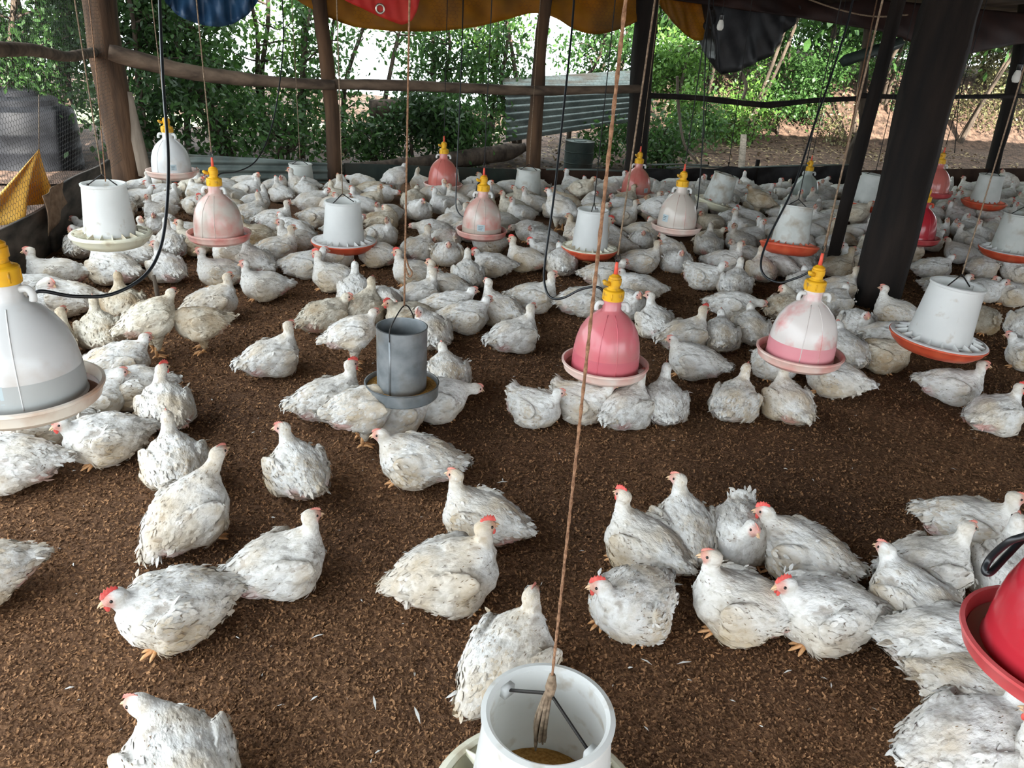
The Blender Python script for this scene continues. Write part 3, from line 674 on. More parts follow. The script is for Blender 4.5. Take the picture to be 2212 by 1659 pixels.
# ------------------------------------------------------------------ posts and rails
def log(name, pts, rads, m_, label, cat='post', n=12, seed=0):
    P = smooth_path(pts, 5); k = len(P); R = np.interp(np.linspace(0, 1, k), np.linspace(0, 1, len(rads)), rads)
    mb = MB(); T = P[-1] - P[0]; T /= np.linalg.norm(T); mb.tube(P, R, n)
    V = mb.v[0]; nz = vnoise(V * (1, 1, .35), 9, seed); cen = np.repeat(P, n, 0); V += (V - cen) * (.14 * nz)[:, None]; mb.v[0] = V
    o = mb.build(name, m_); return tag(o, label, cat)
def down(p): q = np.array(p); q[2] = -.03; return q
b = BW(272, 372); log('wooden_post', [down(b) , BW(262, 300), BW(228, 120), BW(212, 0), BW(200, -75)], [.17, .165, .175, .17, .16], MT['log'], 'thick brown tree-trunk post at the left corner of the house', seed=3)
b = BW(722, 385); log('wooden_post', [down(b), BW(718, 250), BW(702, 110), BW(688, 0), BW(680, -70)], [.085, .085, .08, .085, .08], MT['log'], 'slim crooked post left of the red tarp corner', seed=5)
b = BW(1150, 380); log('wooden_post', [down(b), BW(1158, 240), BW(1166, 120), BW(1180, 0), BW(1186, -60)], [.095, .09, .08, .075, .075], MT['log'], 'slim reddish post beside the outdoor corrugated sheets', seed=7)
b = BW(1372, 385); log('wooden_post', [down(b), BW(1382, 220), BW(1394, 60), BW(1402, -55)], [.15, .145, .15, .15], MT['log_dark'], 'broad dark post right of the outdoor corrugated sheets', n=8, seed=9)
b = G(1888, 652); log('wooden_post', [b - (0, 0, .03), b + (0, .0, .8), b + (0.0, .02, 1.7), b + (.02, .02, 2.6)], [.195, .185, .19, .19], MT['log_dark'], 'very thick black post standing in the flock at right', n=7, seed=11)
b = G(1790, 590) ; log('wooden_post', [b - (0, 0, .03), b + (.01, 0, .8), b + (.03, 0, 1.6), b + (.05, 0, 2.65)], [.052, .055, .055, .055], MT['log_dark'], 'thin dark pole just left of the very thick black post', n=8, seed=13)
b = BW(1835, 395, .1); log('wooden_post', [down(b), BW(1842, 330, .1), BW(1866, 270, .1), BW(1862, 200, .1), BW(1876, 60, .1), BW(1885, -20, .1)], [.10, .075, .065, .06, .06, .06], MT['bark'], 'crooked bark-covered pole behind the thin dark pole', seed=15)
b = BW(2138, 395); log('wooden_post', [down(b), BW(2160, 300), BW(2190, 180), BW(2210, 60), BW(2222, -20)], [.10, .10, .10, .10, .10], MT['log_dark'], 'dark leaning post at the far right of the back wall', seed=17)
# grey plank leaning beside the corner post
mb = MB(); a, c = BW(262, 195, -.05), BW(300, 380, -.12); d = BW(288, 200, -.05) - a
mb.grid(lambda s, t: tuple(a + (c - a) * t + d * s * .9 * (1 + .4 * t)), 3, 10); o = mb.build('leaning_plank', MT['plank_grey']); o.modifiers.new('thick', 'SOLIDIFY').thickness = .03
tag(o, 'grey weathered plank leaning against the thick corner post', 'plank')
log('fence_rail', [LW(-60, 100), LW(0, 106), LW(70, 108), LW(140, 122), LW(175, 118), BW(205, 112)], [.05, .048, .045, .042, .045, .05], MT['rail'], 'pale crooked rail of the left wall above the tank', 'rail', seed=21)
log('fence_rail', [BW(235, 112, -.12), BW(300, 130, -.10), BW(400, 154, -.1), BW(500, 168, -.1), BW(600, 177, -.1), BW(722, 184, -.1)], [.085, .085, .08, .07, .06, .055], MT['rail'], 'thick grey pole rail between corner post and slim crooked post', 'rail', seed=23)
log('fence_rail', [BW(695, 182, -.04), BW(850, 184, -.1), BW(1000, 190, -.1), BW(1150, 196, -.1), BW(1382, 192, -.1)], [.06, .062, .06, .058, .05], MT['rail'], 'grey pole rail crossing the bright gap behind the red tarp', 'rail', seed=25)
log('fence_rail', [BW(1385, 206, -.1), BW(1500, 211, -.1), BW(1620, 224, -.1), BW(1670, 226, -.1), BW(1760, 217, -.1), BW(1850, 213, -.1)], [.035, .037, .04, .042, .035, .034], MT['log_dark'], 'thin dark rail between broad dark post and thin pole', 'rail', seed=27)
log('fence_rail', [BW(1858, 206, -.1), BW(1960, 210, -.1), BW(2080, 209, -.1), BW(2240, 207, -.1)], [.036, .036, .034, .034], MT['log_dark'], 'thin dark rail behind the very thick black post', 'rail', seed=29)

# ------------------------------------------------------------------ hexagonal chicken wire on both open sides
def hexwire(org, ud, length, z0, z1, cell, r, name, label):
    w = cell; hgt = cell * .9; V, Fq = [], []
    nu = int(length / w); nz_ = int((z1 - z0) / (hgt * .75))
    seg = []
    for j in range(nz_):
        for i in range(nu):
            x = (i + .5 * (j % 2)) * w; z = z0 + j * hgt * .75
            seg += [((x, z), (x + w / 2, z + hgt * .25)), ((x + w / 2, z + hgt * .25), (x + w, z)), ((x + w / 2, z + hgt * .25), (x + w / 2, z + hgt * .75))]
    S = np.array(seg); a = org + ud * S[:, 0, 0][:, None]; a[:, 2] = S[:, 0, 1]; b_ = org + ud * S[:, 1, 0][:, None]; b_[:, 2] = S[:, 1, 1]
    nn = np.cross(ud, [0, 0, 1.0]); wob = lambda p: p + nn * (.02 * vnoise(p, 1.2, 3))[:, None]
    a, b_ = wob(a), wob(b_)
    d = b_ - a; d /= np.linalg.norm(d, axis=1)[:, None]; s = np.cross(d, nn); n = len(a)
    v = np.empty((n, 6, 3))
    for k, th in enumerate((0, 2 * PI / 3, 4 * PI / 3)):
        o_ = r * (math.cos(th) * s + math.sin(th) * nn); v[:, k] = a + o_; v[:, 3 + k] = b_ + o_
    f = np.array([[0, 1, 4, 3], [1, 2, 5, 4], [2, 0, 3, 5]]); Fq = (np.arange(n)[:, None, None] * 6 + f).reshape(-1, 4)
    tag(link(name, fast_mesh(name, v.reshape(-1, 3), Fq, MT['wire'])), label, 'wire mesh', kind='stuff')
hexwire(CORNER + NB * .03, UB, 14.5, .3, 2.45, .055, .0007, 'chicken_wire', 'hexagonal chicken wire closing the open back side')
hexwire(CORNER + NL * .03 + LD * 0, LD, 5.5, .25, 2.3, .052, .0014, 'chicken_wire', 'hexagonal chicken wire closing the open left side')

# ------------------------------------------------------------------ tarps rolled up under the back eave
def curtain(name, edge, ytop, off, m_, label, bulge=.18, wr=.03, cat='tarp', nv=14, cut=None):
    """sagging cloth hung from the eave; edge = lower edge along the wall"""
    E_ = np.array(edge, float); t = np.r_[0, np.cumsum(np.linalg.norm(np.diff(E_, axis=0), axis=1))]; t /= t[-1]; n = 60
    ex = np.interp(np.linspace(0, 1, n + 1), t, E_[:, 0]); ey = np.interp(np.linspace(0, 1, n + 1), t, E_[:, 1])
    ker = np.array([.25, .5, .25])
    for _ in range(2): ey[1:-1] = np.convolve(ey, ker, 'valid')
    mb = MB()
    def fn(s, q):
        i = min(n, int(round(s * n))); low = BW(ex[i], ey[i], off); top = BW(ex[i], ytop, off); top[2] = min(top[2], 2.5); low[2] = min(low[2], 2.49)
        if q < .72:
            k = q / .72; p = top + (low - top) * k; p = p - NB * (bulge * math.sin(k * PI / 2) * .5 + wr * math.sin(s * 31 + k * 5) * k + wr * .6 * math.sin(s * 67 - k * 7) * k)
        else:
            k = (q - .72) / .28; p = low + (top - low) * .5 * k + NB * (bulge * math.sin(k * PI) * .7 + wr * math.sin(s * 24)); p = p - NB * bulge * .5 * (1 - k)
        return tuple(p)
    mb.grid(fn, n, nv + 6); o = mb.build(name, m_); o.modifiers.new('thick', 'SOLIDIFY').thickness = .003
    return tag(o, label, cat)
curtain('orange_tarp', [(600, -45), (640, 5), (700, 38), (760, 62), (850, 72), (940, 72), (1020, 62), (1080, 48), (1150, 27), (1195, 42), (1230, 66), (1275, 80), (1312, 74), (1360, 52), (1400, 32), (1430, -10)], -90, .12, MT['orange_tarp'], 'sagging orange tarp rolled along the back eave above the rail', .22, .03)
curtain('orange_tarp', [(1405, -30), (1425, 18), (1450, 50), (1480, 80), (1500, 93), (1540, 78), (1580, 48), (1610, 10), (1625, -20)], -80, .10, MT['orange_tarp'], 'small orange tarp flap right of the broad dark post', .1, .02)
curtain('black_sheeting', [(1525, -10), (1532, 90), (1528, 135), (1545, 168), (1562, 160), (1600, 150), (1640, 130), (1672, 95), (1700, 48), (1720, 10)], -60, -.05, MT['black_plastic'], 'drooping black plastic bundle beside the small orange flap', .3, .05, 'sheeting')
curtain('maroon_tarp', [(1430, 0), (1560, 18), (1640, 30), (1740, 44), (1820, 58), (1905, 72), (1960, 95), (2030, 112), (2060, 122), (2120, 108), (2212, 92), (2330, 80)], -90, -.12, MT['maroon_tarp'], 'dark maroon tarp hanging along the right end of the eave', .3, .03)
curtain('blue_tarp', [(352, -30), (362, 10), (385, 36), (420, 52), (450, 60), (480, 61), (505, 55), (535, 36), (556, 8), (565, -30)], -100, -1.2, MT['blue_tarp'], 'sagging dark blue tarp pocket hanging at top left', .35, .05)
# red tarp corner with a grommet
Z0 = -1.6
pts_e = [(700, -45), (745, 4), (790, 25), (830, 44), (868, 58), (886, 48), (897, 28), (905, 0), (912, -50)]
curtain('red_tarp', pts_e, -75, Z0, MT['red_tarp'], 'bright red tarp corner with metal grommet hanging at top', .12, .012)
red = bpy.data.objects['red_tarp']
g = BW(821, 19, Z0 - .075); mb = MB(); th = np.linspace(0, 2 * PI, 25); ax = np.array([0, 0, 1.0])
mb.tube([g + UB * .038 * math.cos(a) + ax * .038 * math.sin(a) for a in th], .011, 6, caps=False); mb.build('grommet', MT['metal_ring'], red)

# ------------------------------------------------------------------ things outside
def fan_disc(mb, c, r, z, n=32): mb.lathe([(.001, z), (r, z)], n, c)
tc = CORNER + NL * .85 + LD * .15
tc = DP(48, 300, 9.3); tc[2] = -.52
t = empty('water_tank', tc)
rad = .62; prof = [(rad, 0)]
for k in range(5):
    z0 = .06 + k * .20; prof += [(rad, z0), (rad + .007, z0 + .02), (rad + .007, z0 + .05), (rad, z0 + .07)]
prof += [(rad, 1.06), (rad - .04, 1.14), (rad - .17, 1.19), (rad - .17, 1.25), (rad - .2, 1.27), (.001, 1.29)]
MB().lathe(prof, 48).build('tank_body', MT['tank'], t)
MB().lathe([(.24, 1.27), (.24, 1.33), (.22, 1.345), (.001, 1.35)], 32).build('tank_lid', MT['tank'], t)
tag(t, 'large black ribbed plastic water tank outside the left wall', 'water tank')
# yellow tarp draped from one point on the left wall wire
top = LW(84, 322, .12); mb = MB(); axis = [LW(-70, 520, .18), LW(122, 412, .10)]
def drape(s, t_):
    foot = axis[0] + (axis[1] - axis[0]) * s; p = top + (foot - top) * (t_ ** .9); p = p + NL * (.10 * math.sin(s * 15) * t_ + .05 * math.sin(s * 31 + 1) * t_ ** 2)
    return tuple(p)
mb.grid(drape, 48, 16); o = mb.build('yellow_tarp', MT['yellow_tarp']); o.modifiers.new('thick', 'SOLIDIFY').thickness = .003
tag(o, 'yellow tarp gathered at its top and draped outside left board', 'tarp')
MB().tube([LW(84, 205, .1), top], .004, 6).build('string', MT['twine'], o)
# corrugated iron leaning outside
def iron(name, c00, c10, c01, c11, m_, label, nc):
    c00, c10, c01, c11 = map(np.asarray, (c00, c10, c01, c11)); nrm = np.cross(c10 - c00, c01 - c00); nrm /= np.linalg.norm(nrm)
    mb = MB(); mb.grid(lambda s, t_: tuple((c00 * (1 - s) + c10 * s) * (1 - t_) + (c01 * (1 - s) + c11 * s) * t_ + nrm * .022 * math.cos(t_ * nc * 2 * PI)), 24, nc * 8)
    o = mb.build(name, m_); o.modifiers.new('thick', 'SOLIDIFY').thickness = .004; return tag(o, label, 'iron sheet')
iron('corrugated_sheet', BW(1092, 192, 1.5), BW(1368, 184, 1.5), BW(1092, 306, 1.2), BW(1368, 262, 1.2), MT['sheet_grey'], 'rusty grey corrugated sheet leaning outside behind the slim reddish post', 7)
iron('corrugated_sheet', BW(1085, 172, 2.3), BW(1372, 152, 2.3), BW(1088, 196, 1.45), BW(1372, 188, 1.45), MT['sheet_grey'], 'sunlit corrugated sheet lying on top of the leaning one', 6)
# metal drum
bp = BW(1247, 372, .75); bp[2] = 0.0; hz = BW(1247, 304, .75)[2]
t = empty('metal_drum', bp); r = .205
MB().lathe([(r * .97, 0), (r, .02), (r, hz * .33), (r + .008, hz * .35), (r, hz * .37), (r, hz * .66), (r + .008, hz * .68), (r, hz * .7), (r, hz - .01)], 36).build('drum_side', MT['sheet_green'], t)
mb = MB().lathe([(r, hz - .01), (r + .008, hz), (r - .01, hz + .004), (r - .02, hz - .012), (r * .45, hz - .008), (r * .42, hz + .006), (r * .3, hz + .006), (.001, hz - .004)], 36); mb.build('drum_lid', MT['sheet_grey'], t)
tag(t, 'dark green metal drum standing just outside the back wall', 'drum')
# logs and sticks outside
log('fallen_log', [BW(800, 238, 1.6), BW(900, 240, 1.6), BW(990, 258, 1.5), BW(1062, 280, 1.5)], [.13, .15, .13, .10], MT['bark'], 'fallen mossy log lying in the hedge beyond the rail', 'log', seed=31)
log('fallen_log', [BW(760, 365, .5), BW(930, 352, .6), BW(1090, 330, .7), BW(1135, 318, .7)], [.07, .11, .12, .06], MT['bark'], 'dark rotten log lying just outside behind the salmon drinker', 'log', seed=33)
log('pale_stick', [BW(1463, 165, .6), BW(1466, 235, .6), BW(1478, 310, .55), BW(1508, 352, .5)], [.02, .02, .018, .018], MT['plank_grey'], 'pale bent stick leaning outside right of the broad dark post', 'stick', seed=35)
log('pale_stick', [BW(1600, 155, .7), BW(1612, 185, .7), BW(1604, 215, .7)], [.022, .024, .02], MT['plank_grey'], 'short pale peeled branch hanging below the black bundle', 'stick', seed=36)
mb = MB(); a, b_ = BW(1605, 362, .3), BW(1607, 290, 2.2); a[2] = gz(a) + .03; b_[2] = max(b_[2], gz(b_) + .03)
mb.grid(lambda s, q: tuple(a + (b_ - a) * q + UB * .12 * (s - .5)), 2, 4); o = mb.build('loose_board', MT['plank_grey']); o.modifiers.new('t', 'SOLIDIFY').thickness = .02
tag(o, 'narrow pale board lying on the soil outside', 'board')

# ------------------------------------------------------------------ trees and shrubs
def tree(name, px, off, base_z, htop, spread, nbr, nleaf, label, lsize=.085, tone=0, trunk=.05, low=.25, group='trees and shrubs outside the back wall', gap=1.0, plane=None, leafdens=.17):
    p0 = (plane or BW)(px, 250, off); p0[2] = 0; p0[2] = base_z if base_z is not None else gz(p0)
    rng = np.random.default_rng(int(px * 7 + off * 100) % 99991 + 5)
    t = empty(name, p0); br = MB(); tips = []
    lean = rng.normal(0, .12, 2); H_ = htop - p0[2]
    for k in range(rng.integers(1, 4)):
        a = rng.uniform(0, 2 * PI); top = np.array([lean[0] * H_ + .25 * spread * math.cos(a), lean[1] * H_ + .25 * spread * math.sin(a), H_ * rng.uniform(.75, .95)])
        P = smooth_path([(.06 * k, 0, -.25), top * .35 + rng.normal(0, .06, 3), top * .7 + rng.normal(0, .08, 3), top], 4); br.tube(P, np.linspace(trunk, trunk * .35, len(P)), 6)
        for _ in range(nbr // 2):
            q = P[int(rng.uniform(low, 1) * (len(P) - 1))]; d = rng.normal(0, 1, 3); d[2] = abs(d[2]) * .5; d /= np.linalg.norm(d); L = spread * rng.uniform(.35, 1)
            e = q + d * L * [1, 1, .8]; e[2] = min(max(e[2], .15), H_ * 1.05); br.tube(smooth_path([q, (q + e) / 2 + rng.normal(0, .06, 3), e], 3), np.linspace(trunk * .3, trunk * .10, 7), 5, caps=False); tips += [e, (q + e) / 2 * .4 + e * .6]
    br.build('trunk', MT['bark'], t)
    tips = np.array(tips); n = int(nleaf * 1.8); c = tips[rng.integers(0, len(tips), n)] + rng.normal(0, leafdens, (n, 3)); c = c[c[:, 2] > .03]; n = len(c)
    d = rng.normal(0, 1, (n, 3)); d[:, 2] -= .5; d /= np.linalg.norm(d, axis=1)[:, None]; nn = rng.normal(0, .7, (n, 3)) + [0, 0, 1]; nn -= d * (nn * d).sum(1)[:, None]; nn /= np.linalg.norm(nn, axis=1)[:, None]
    pal = [((.026, .066, .016), (.08, .18, .042)), ((.045, .11, .02), (.17, .32, .06)), ((.015, .040, .012), (.05, .11, .03)), ((.12, .12, .05), (.30, .28, .14))][tone]
    w = rng.random((n, 1)); col = np.array(pal[0]) * (1 - w) + np.array(pal[1]) * w
    L = lsize * rng.uniform(.6, 1.35, n); v, f, c2, _ = feather_cards(c, d, nn, L, L * rng.uniform(.38, .6, n), np.zeros(n), col)
    o = link('foliage', fast_mesh('foliage', v, f, MT['leaf'], c2), t); o['kind'] = 'stuff'
    tag(t, label, 'tree' if 'tree' in name else 'shrub', group)
T = tree
T('hedge_tree', 25, 1.6, -.2, 3.2, 1.0, 26, 3000, 'dense dark hedge tree behind the black water tank', tone=2)
T('hedge_tree', 140, 2.2, -.2, 3.2, 1.0, 26, 3000, 'leafy hedge tree just left of the thick corner post', tone=0)
T('hedge_tree', 120, 3.8, -.2, 3.3, 1.3, 26, 2400, 'bright backlit tree far behind the tank', tone=1)
T('hedge_tree', 300, 1.7, 0, 2.9, .85, 24, 2600, 'dark hedge tree just right of the thick corner post', tone=2)
T('hedge_tree', 395, 2.3, 0, 3.0, .9, 24, 2100, 'hedge tree under the blue tarp pocket', tone=0)
T('hedge_tree', 490, 1.8, 0, 2.6, .8, 22, 1700, 'hedge tree directly behind the thick grey rail', tone=0)
T('hedge_tree', 575, 2.6, 0, 3.0, .8, 22, 1500, 'hedge tree right of the blue tarp pocket', tone=1)
T('hedge_tree', 640, 1.9, 0, 2.5, .5, 16, 1000, 'sparse hedge tree left of the slim crooked post', tone=0)
T('low_shrub', 330, 1.05, 0, .95, .5, 14, 900, 'dark low shrub behind the grey corrugated wall sheet', tone=2, trunk=.03)
T('low_shrub', 460, 1.1, 0, .75, .6, 14, 800, 'low shrub behind the white drinker at back left', tone=0, trunk=.03)
T('low_shrub', 600, 1.0, 0, .65, .6, 14, 800, 'low green shrub left of the slim crooked post', tone=0, trunk=.03)
T('thin_tree', 745, 2.4, 0, 3.0, .45, 12, 200, 'thin bare stemmed tree in the bright gap', tone=0, trunk=.045)
T('thin_tree', 800, 2.0, 0, 2.8, .45, 10, 160, 'thin forked tree in the bright gap near the red tarp', tone=0, trunk=.05)
T('thin_tree', 700, 2.6, 0, 2.9, .5, 12, 260, 'thin tree just behind the slim crooked post', tone=0, trunk=.04)
T('low_shrub', 790, 1.3, 0, .55, .5, 16, 900, 'low shrub at the foot of the bright gap', tone=0, trunk=.03)
T('low_shrub', 900, 1.3, 0, .8, .6, 16, 1500, 'dense low shrub in front of the mossy log', tone=2, trunk=.03)
T('low_shrub', 1010, 1.2, 0, .85, .6, 16, 1300, 'low shrub left of the leaning corrugated sheet', tone=0, trunk=.03)
T('hedge_tree', 965, 2.6, 0, 2.7, .6, 20, 1900, 'leafy tree hanging below the orange tarp', tone=0)
T('hedge_tree', 1050, 2.9, 0, 2.8, .7, 20, 1500, 'leafy tree left of the slim reddish post', tone=1)
T('hedge_tree', 1130, 2.5, 0, 2.7, .6, 20, 1300, 'leafy tree behind the slim reddish post', tone=0)
T('hedge_tree', 1230, 3.4, 0, 2.7, .7, 20, 1200, 'thin leafy tree above the sunlit corrugated sheet', tone=0)
T('hedge_tree', 1310, 3.2, 0, 2.6, .7, 20, 1300, 'leafy tree left of the broad dark post', tone=0)
T('low_shrub', 1330, 1.3, 0, .6, .4, 12, 400, 'small shrub right of the metal drum', tone=0, trunk=.02)
T('hedge_tree', 1450, 2.0, 0, 2.8, .65, 24, 2000, 'green tree just right of the broad dark post', tone=1)
T('low_shrub', 1430, 1.2, 0, .8, .4, 14, 900, 'low shrub behind the pale bent stick', tone=0, trunk=.03)
T('bank_tree', 1540, 5.4, None, 3.3, 1.0, 30, 3800, 'bright green tree behind the black bundle', tone=1, low=.1)
T('bank_tree', 1690, 5.0, None, 3.0, 1.0, 30, 4000, 'glossy green tree right of the black bundle', tone=0, low=.1)
T('bank_tree', 1775, 5.2, None, 3.4, .9, 28, 3600, 'forked tree left of the thin dark pole', tone=0, trunk=.10, low=.12)
T('bank_tree', 1900, 5.9, None, 3.4, 1.0, 28, 3200, 'bushy tree partly hidden by the very thick black post', tone=0, low=.1)
T('low_shrub', 1640, 4.5, None, 1.2, .6, 14, 900, 'small leafy shrub growing on the bank', tone=1, trunk=.02)
T('low_shrub', 1500, 3.8, None, 1.0, .5, 14, 1000, 'leafy shrub at the foot of the bank behind the bent stick', tone=0, trunk=.02)
T('bank_shrub', 2080, 6.9, None, 2.6, .9, 26, 2600, 'dry yellowish shrub on the bank at right', tone=3, trunk=.04, low=.05)
T('bank_shrub', 2190, 6.6, None, 2.5, .9, 26, 2400, 'dry shrub on the bank behind the far right post', tone=3, trunk=.04, low=.05)
T('bank_shrub', 2150, 8.5, None, 4.2, 1.5, 26, 4000, 'green bush crowning the bank at far right', tone=0, trunk=.06, low=.05)
T('bank_shrub', 1990, 7.6, None, 3.8, 1.3, 26, 3600, 'green bush behind the very thick black post top', tone=0, trunk=.06, low=.05)
T('bank_tree', 1480, 7.5, None, 4.2, 1.4, 26, 3600, 'tall pale green tree far behind the small orange flap', tone=1, low=.1)
T('bank_tree', 1640, 8.0, None, 4.4, 1.5, 28, 4000, 'tall tree far behind the black bundle', tone=1, low=.1)
T('bank_tree', 1820, 8.2, None, 4.6, 1.5, 28, 4000, 'tall tree far behind the thin dark pole', tone=0, low=.1)
T('hedge_tree', 1380, 6.5, 0, 3.6, 1.2, 24, 2400, 'distant tree behind the broad dark post', tone=1)
for px, off, lab in ((1620, 5.3, 'dry shrub on the sunlit strip below the black bundle'), (1715, 5.6, 'dry shrub on the sunlit strip left of the hose'), (1800, 5.0, 'dry shrub by the foot of the thin pole'), (2050, 5.6, 'dry shrub on the bank just right of the thick post'), (2110, 5.3, 'dry shrub below the yellowish bank shrub'), (2170, 5.7, 'dry shrub on the bank left of the far right post'), (1560, 4.9, 'dry shrub on the bank behind the bent stick'), (2215, 5.4, 'dry shrub on the bank at the right edge')):
    T('dry_shrub', px, off, None, 0.9 if px < 2000 else 1.5, .55, 16, 420, lab, lsize=.075, tone=3, trunk=.018, low=.05)
# tall trees added, crowns out of view, to shade bank and house back
for px, off, lab in ((1250, 6.4, 'added tall shade tree behind the corrugated sheets'), (1440, 5.6, 'added tall shade tree right of the broad dark post'), (1600, 4.6, 'added tall shade tree behind the black bundle'), (1745, 6.6, 'added tall shade tree between black bundle and thin pole'), (1850, 4.8, 'added tall shade tree behind the thin dark pole'), (1985, 6.4, 'added tall shade tree hidden by the very thick post'), (2075, 4.9, 'added tall shade tree on the bank right of the thick post'), (2185, 6.8, 'added tall shade tree at the far right of the bank'), (2290, 4.6, 'added tall shade tree standing beyond the right edge'), (60, 3.4, 'added tall shade tree left of the corner post'), (330, 4.2, 'added tall shade tree behind the corner post')):
    T('added_tall_tree', px, off, None if px > 1000 else 0, 5.6, 2.1, 26, 3300, lab, lsize=.21, tone=0, trunk=.045, low=.62, leafdens=.5)

# ------------------------------------------------------------------ drinkers and feeders
def at_width(px, py, wpx, dia):             # centre of a round tray of known diameter from its apparent width
    Z = F * dia / wpx; d = ray(px, py); return CAMPOS + d * Z
def topz(c): return roof_z(0, (CORNER - np.asarray(c)) @ NB) - .06
def rope_part(parent, base, top_local, m_, r, fuzz=False, extra=None):
    P = np.array([base, (np.array(base) + top_local) / 2, top_local]); mb = MB()
    P = smooth_path(P, 12)
    if fuzz:
        mb.tube(P, r, 7); k = len(P)
        th = np.linspace(0, 60 * PI, 400); t = np.linspace(0, 1, 400)[:, None]; C_ = P[0] + (P[-1] - P[0]) * t
        for ph in (0, PI): mb.tube(C_ + np.stack([np.cos(th + ph), np.sin(th + ph), 0 * th], 1) * r * .7, r * .62, 5)
    else: mb.tube(P, r, 6)
    return mb.build('rope', m_, parent)
def drinker(px, py, wpx, key, tray, label, dia=.43, rope='twine', sticker=None, fill=None, tilt=0, yaw=0, lean=(0, 0)):
    c = at_width(px, py, wpx, dia); t = empty('bell_drinker', c, yaw)
    if tilt: t.rotation_euler = (tilt, 0, yaw)
    R = dia / 2; bm = MT['bell'][key]; tm = MT[tray]
    MB().lathe([(.05, -.052), (R * .55, -.05), (R * .84, -.032), (R * .96, -.012), (R, .018), (R + .006, .024), (R + .006, .032), (R - .004, .034), (R - .008, .022), (R * .93, -.004), (R * .80, -.016), (R * .5, -.018)], 56).build('tray', tm, t)
    MB().lathe([(R * .78, .002), (R * .93, .002)], 56).build('water', MT['water'], t)
    b = .168
    bell = MB().lathe([(b * .98, -.016), (b + .004, -.01), (b + .004, .004), (b, .010), (b, .05), (b * .985, .10), (b * .94, .15), (b * .85, .20), (b * .70, .243), (b * .52, .275), (b * .37, .295), (.052, .302), (.046, .312), (.046, .385)], 56).build('bell', bm, t)
    if fill:                                 # water standing inside, seen through the plastic
        hz, fm = fill; pr = [(r_ + .0008, z) for r_, z in [(b, .012), (b, .05), (b * .985, .10), (b * .94, .15)] if z < hz] + [(b * (.985 if hz > .08 else .995) + .0008, hz)]
        MB().lathe(pr, 56).build('water_level', MT[fm], bell)
    for k in range(2):                       # moulded seams running up the dome
        a = -1.9 + k * .55; pr = [(b, .02), (b, .05), (b * .985, .10), (b * .94, .15), (b * .85, .20), (b * .70, .243), (b * .52, .275), (b * .37, .295)]
        MB().tube([((r_ + .0005) * math.cos(a), (r_ + .0005) * math.sin(a), z) for r_, z in pr], .0022, 5).build('seam', bm, bell)
    cap = MB().lathe([(.047, .358), (.052, .358), (.052, .362), (.052, .402), (.049, .406), (.036, .410), (.030, .418)], 28).build('cap', MT['yellow_cap'], t)
    for k in range(14):
        a = k * 2 * PI / 14
        if k % 2 == 0: MB().box((.052 * math.cos(a), .052 * math.sin(a), .382), (.004, .006, .032), _rot(a)).build('cap_rib', MT['yellow_cap'], cap)
    MB().lathe([(.028, .414), (.028, .432), (.033, .434), (.033, .462), (.029, .464), (.029, .474), (.022, .478), (.012, .486)], 24).build('collar', MT['yellow_cap'], t)
    MB().tube([(-.028, -.02, .44), (-.05, -.03, .448), (-.055, -.034, .458)], [.012, .012, .010], 8).build('valve', MT['yellow_cap'], t)
    MB().tube([(0, 0, .48), (0, 0, .515), (0, 0, .545)], [.011, .009, .007], 8).build('rod', MT['rod'], t)
    for s in (-1, 1):
        MB().tube(smooth_path([(s * .044, -.012, .340), (s * .066, -.018, .343), (s * .077, -.02, .326), (s * .076, -.02, .306)], 4), .011, 7).build('ear_hook', MT['white_plastic'] if key != 'red' else MT['red_pan'], t)
    hk = MB().tube(smooth_path([(0, 0, .54), (.012, 0, .555), (.012, 0, .575), (0, 0, .585), (-.008, 0, .575), (-.004, 0, .56)], 4), .0022, 5).build('hook', MT['feed_wire'], t)
    rope_part(t, (0, 0, .58), np.array([lean[0], lean[1], topz(c) - c[2]]), MT[rope], .0045)
    if sticker:
        a0, z0, sw, sh = sticker; st = MB(); st.lathe([(b * (1.004 - .016 * max(0, (z - .05) / .05)), z) for z in np.linspace(z0, z0 + sh, 4)], 8, a0=a0, a1=a0 + sw); so = st.build('sticker', MT['sticker'], t)
        st = MB()
        for q in (.25, .5, .72): st.lathe([(b * 1.010, z0 + sh * q), (b * 1.010, z0 + sh * (q + .06))], 6, a0=a0 + sw * .15, a1=a0 + sw * (.55 + .3 * q))
        st.build('sticker_print', MT['sticker_dark'], so)
    return tag(t, label, 'drinker', 'hanging bell drinkers'), c
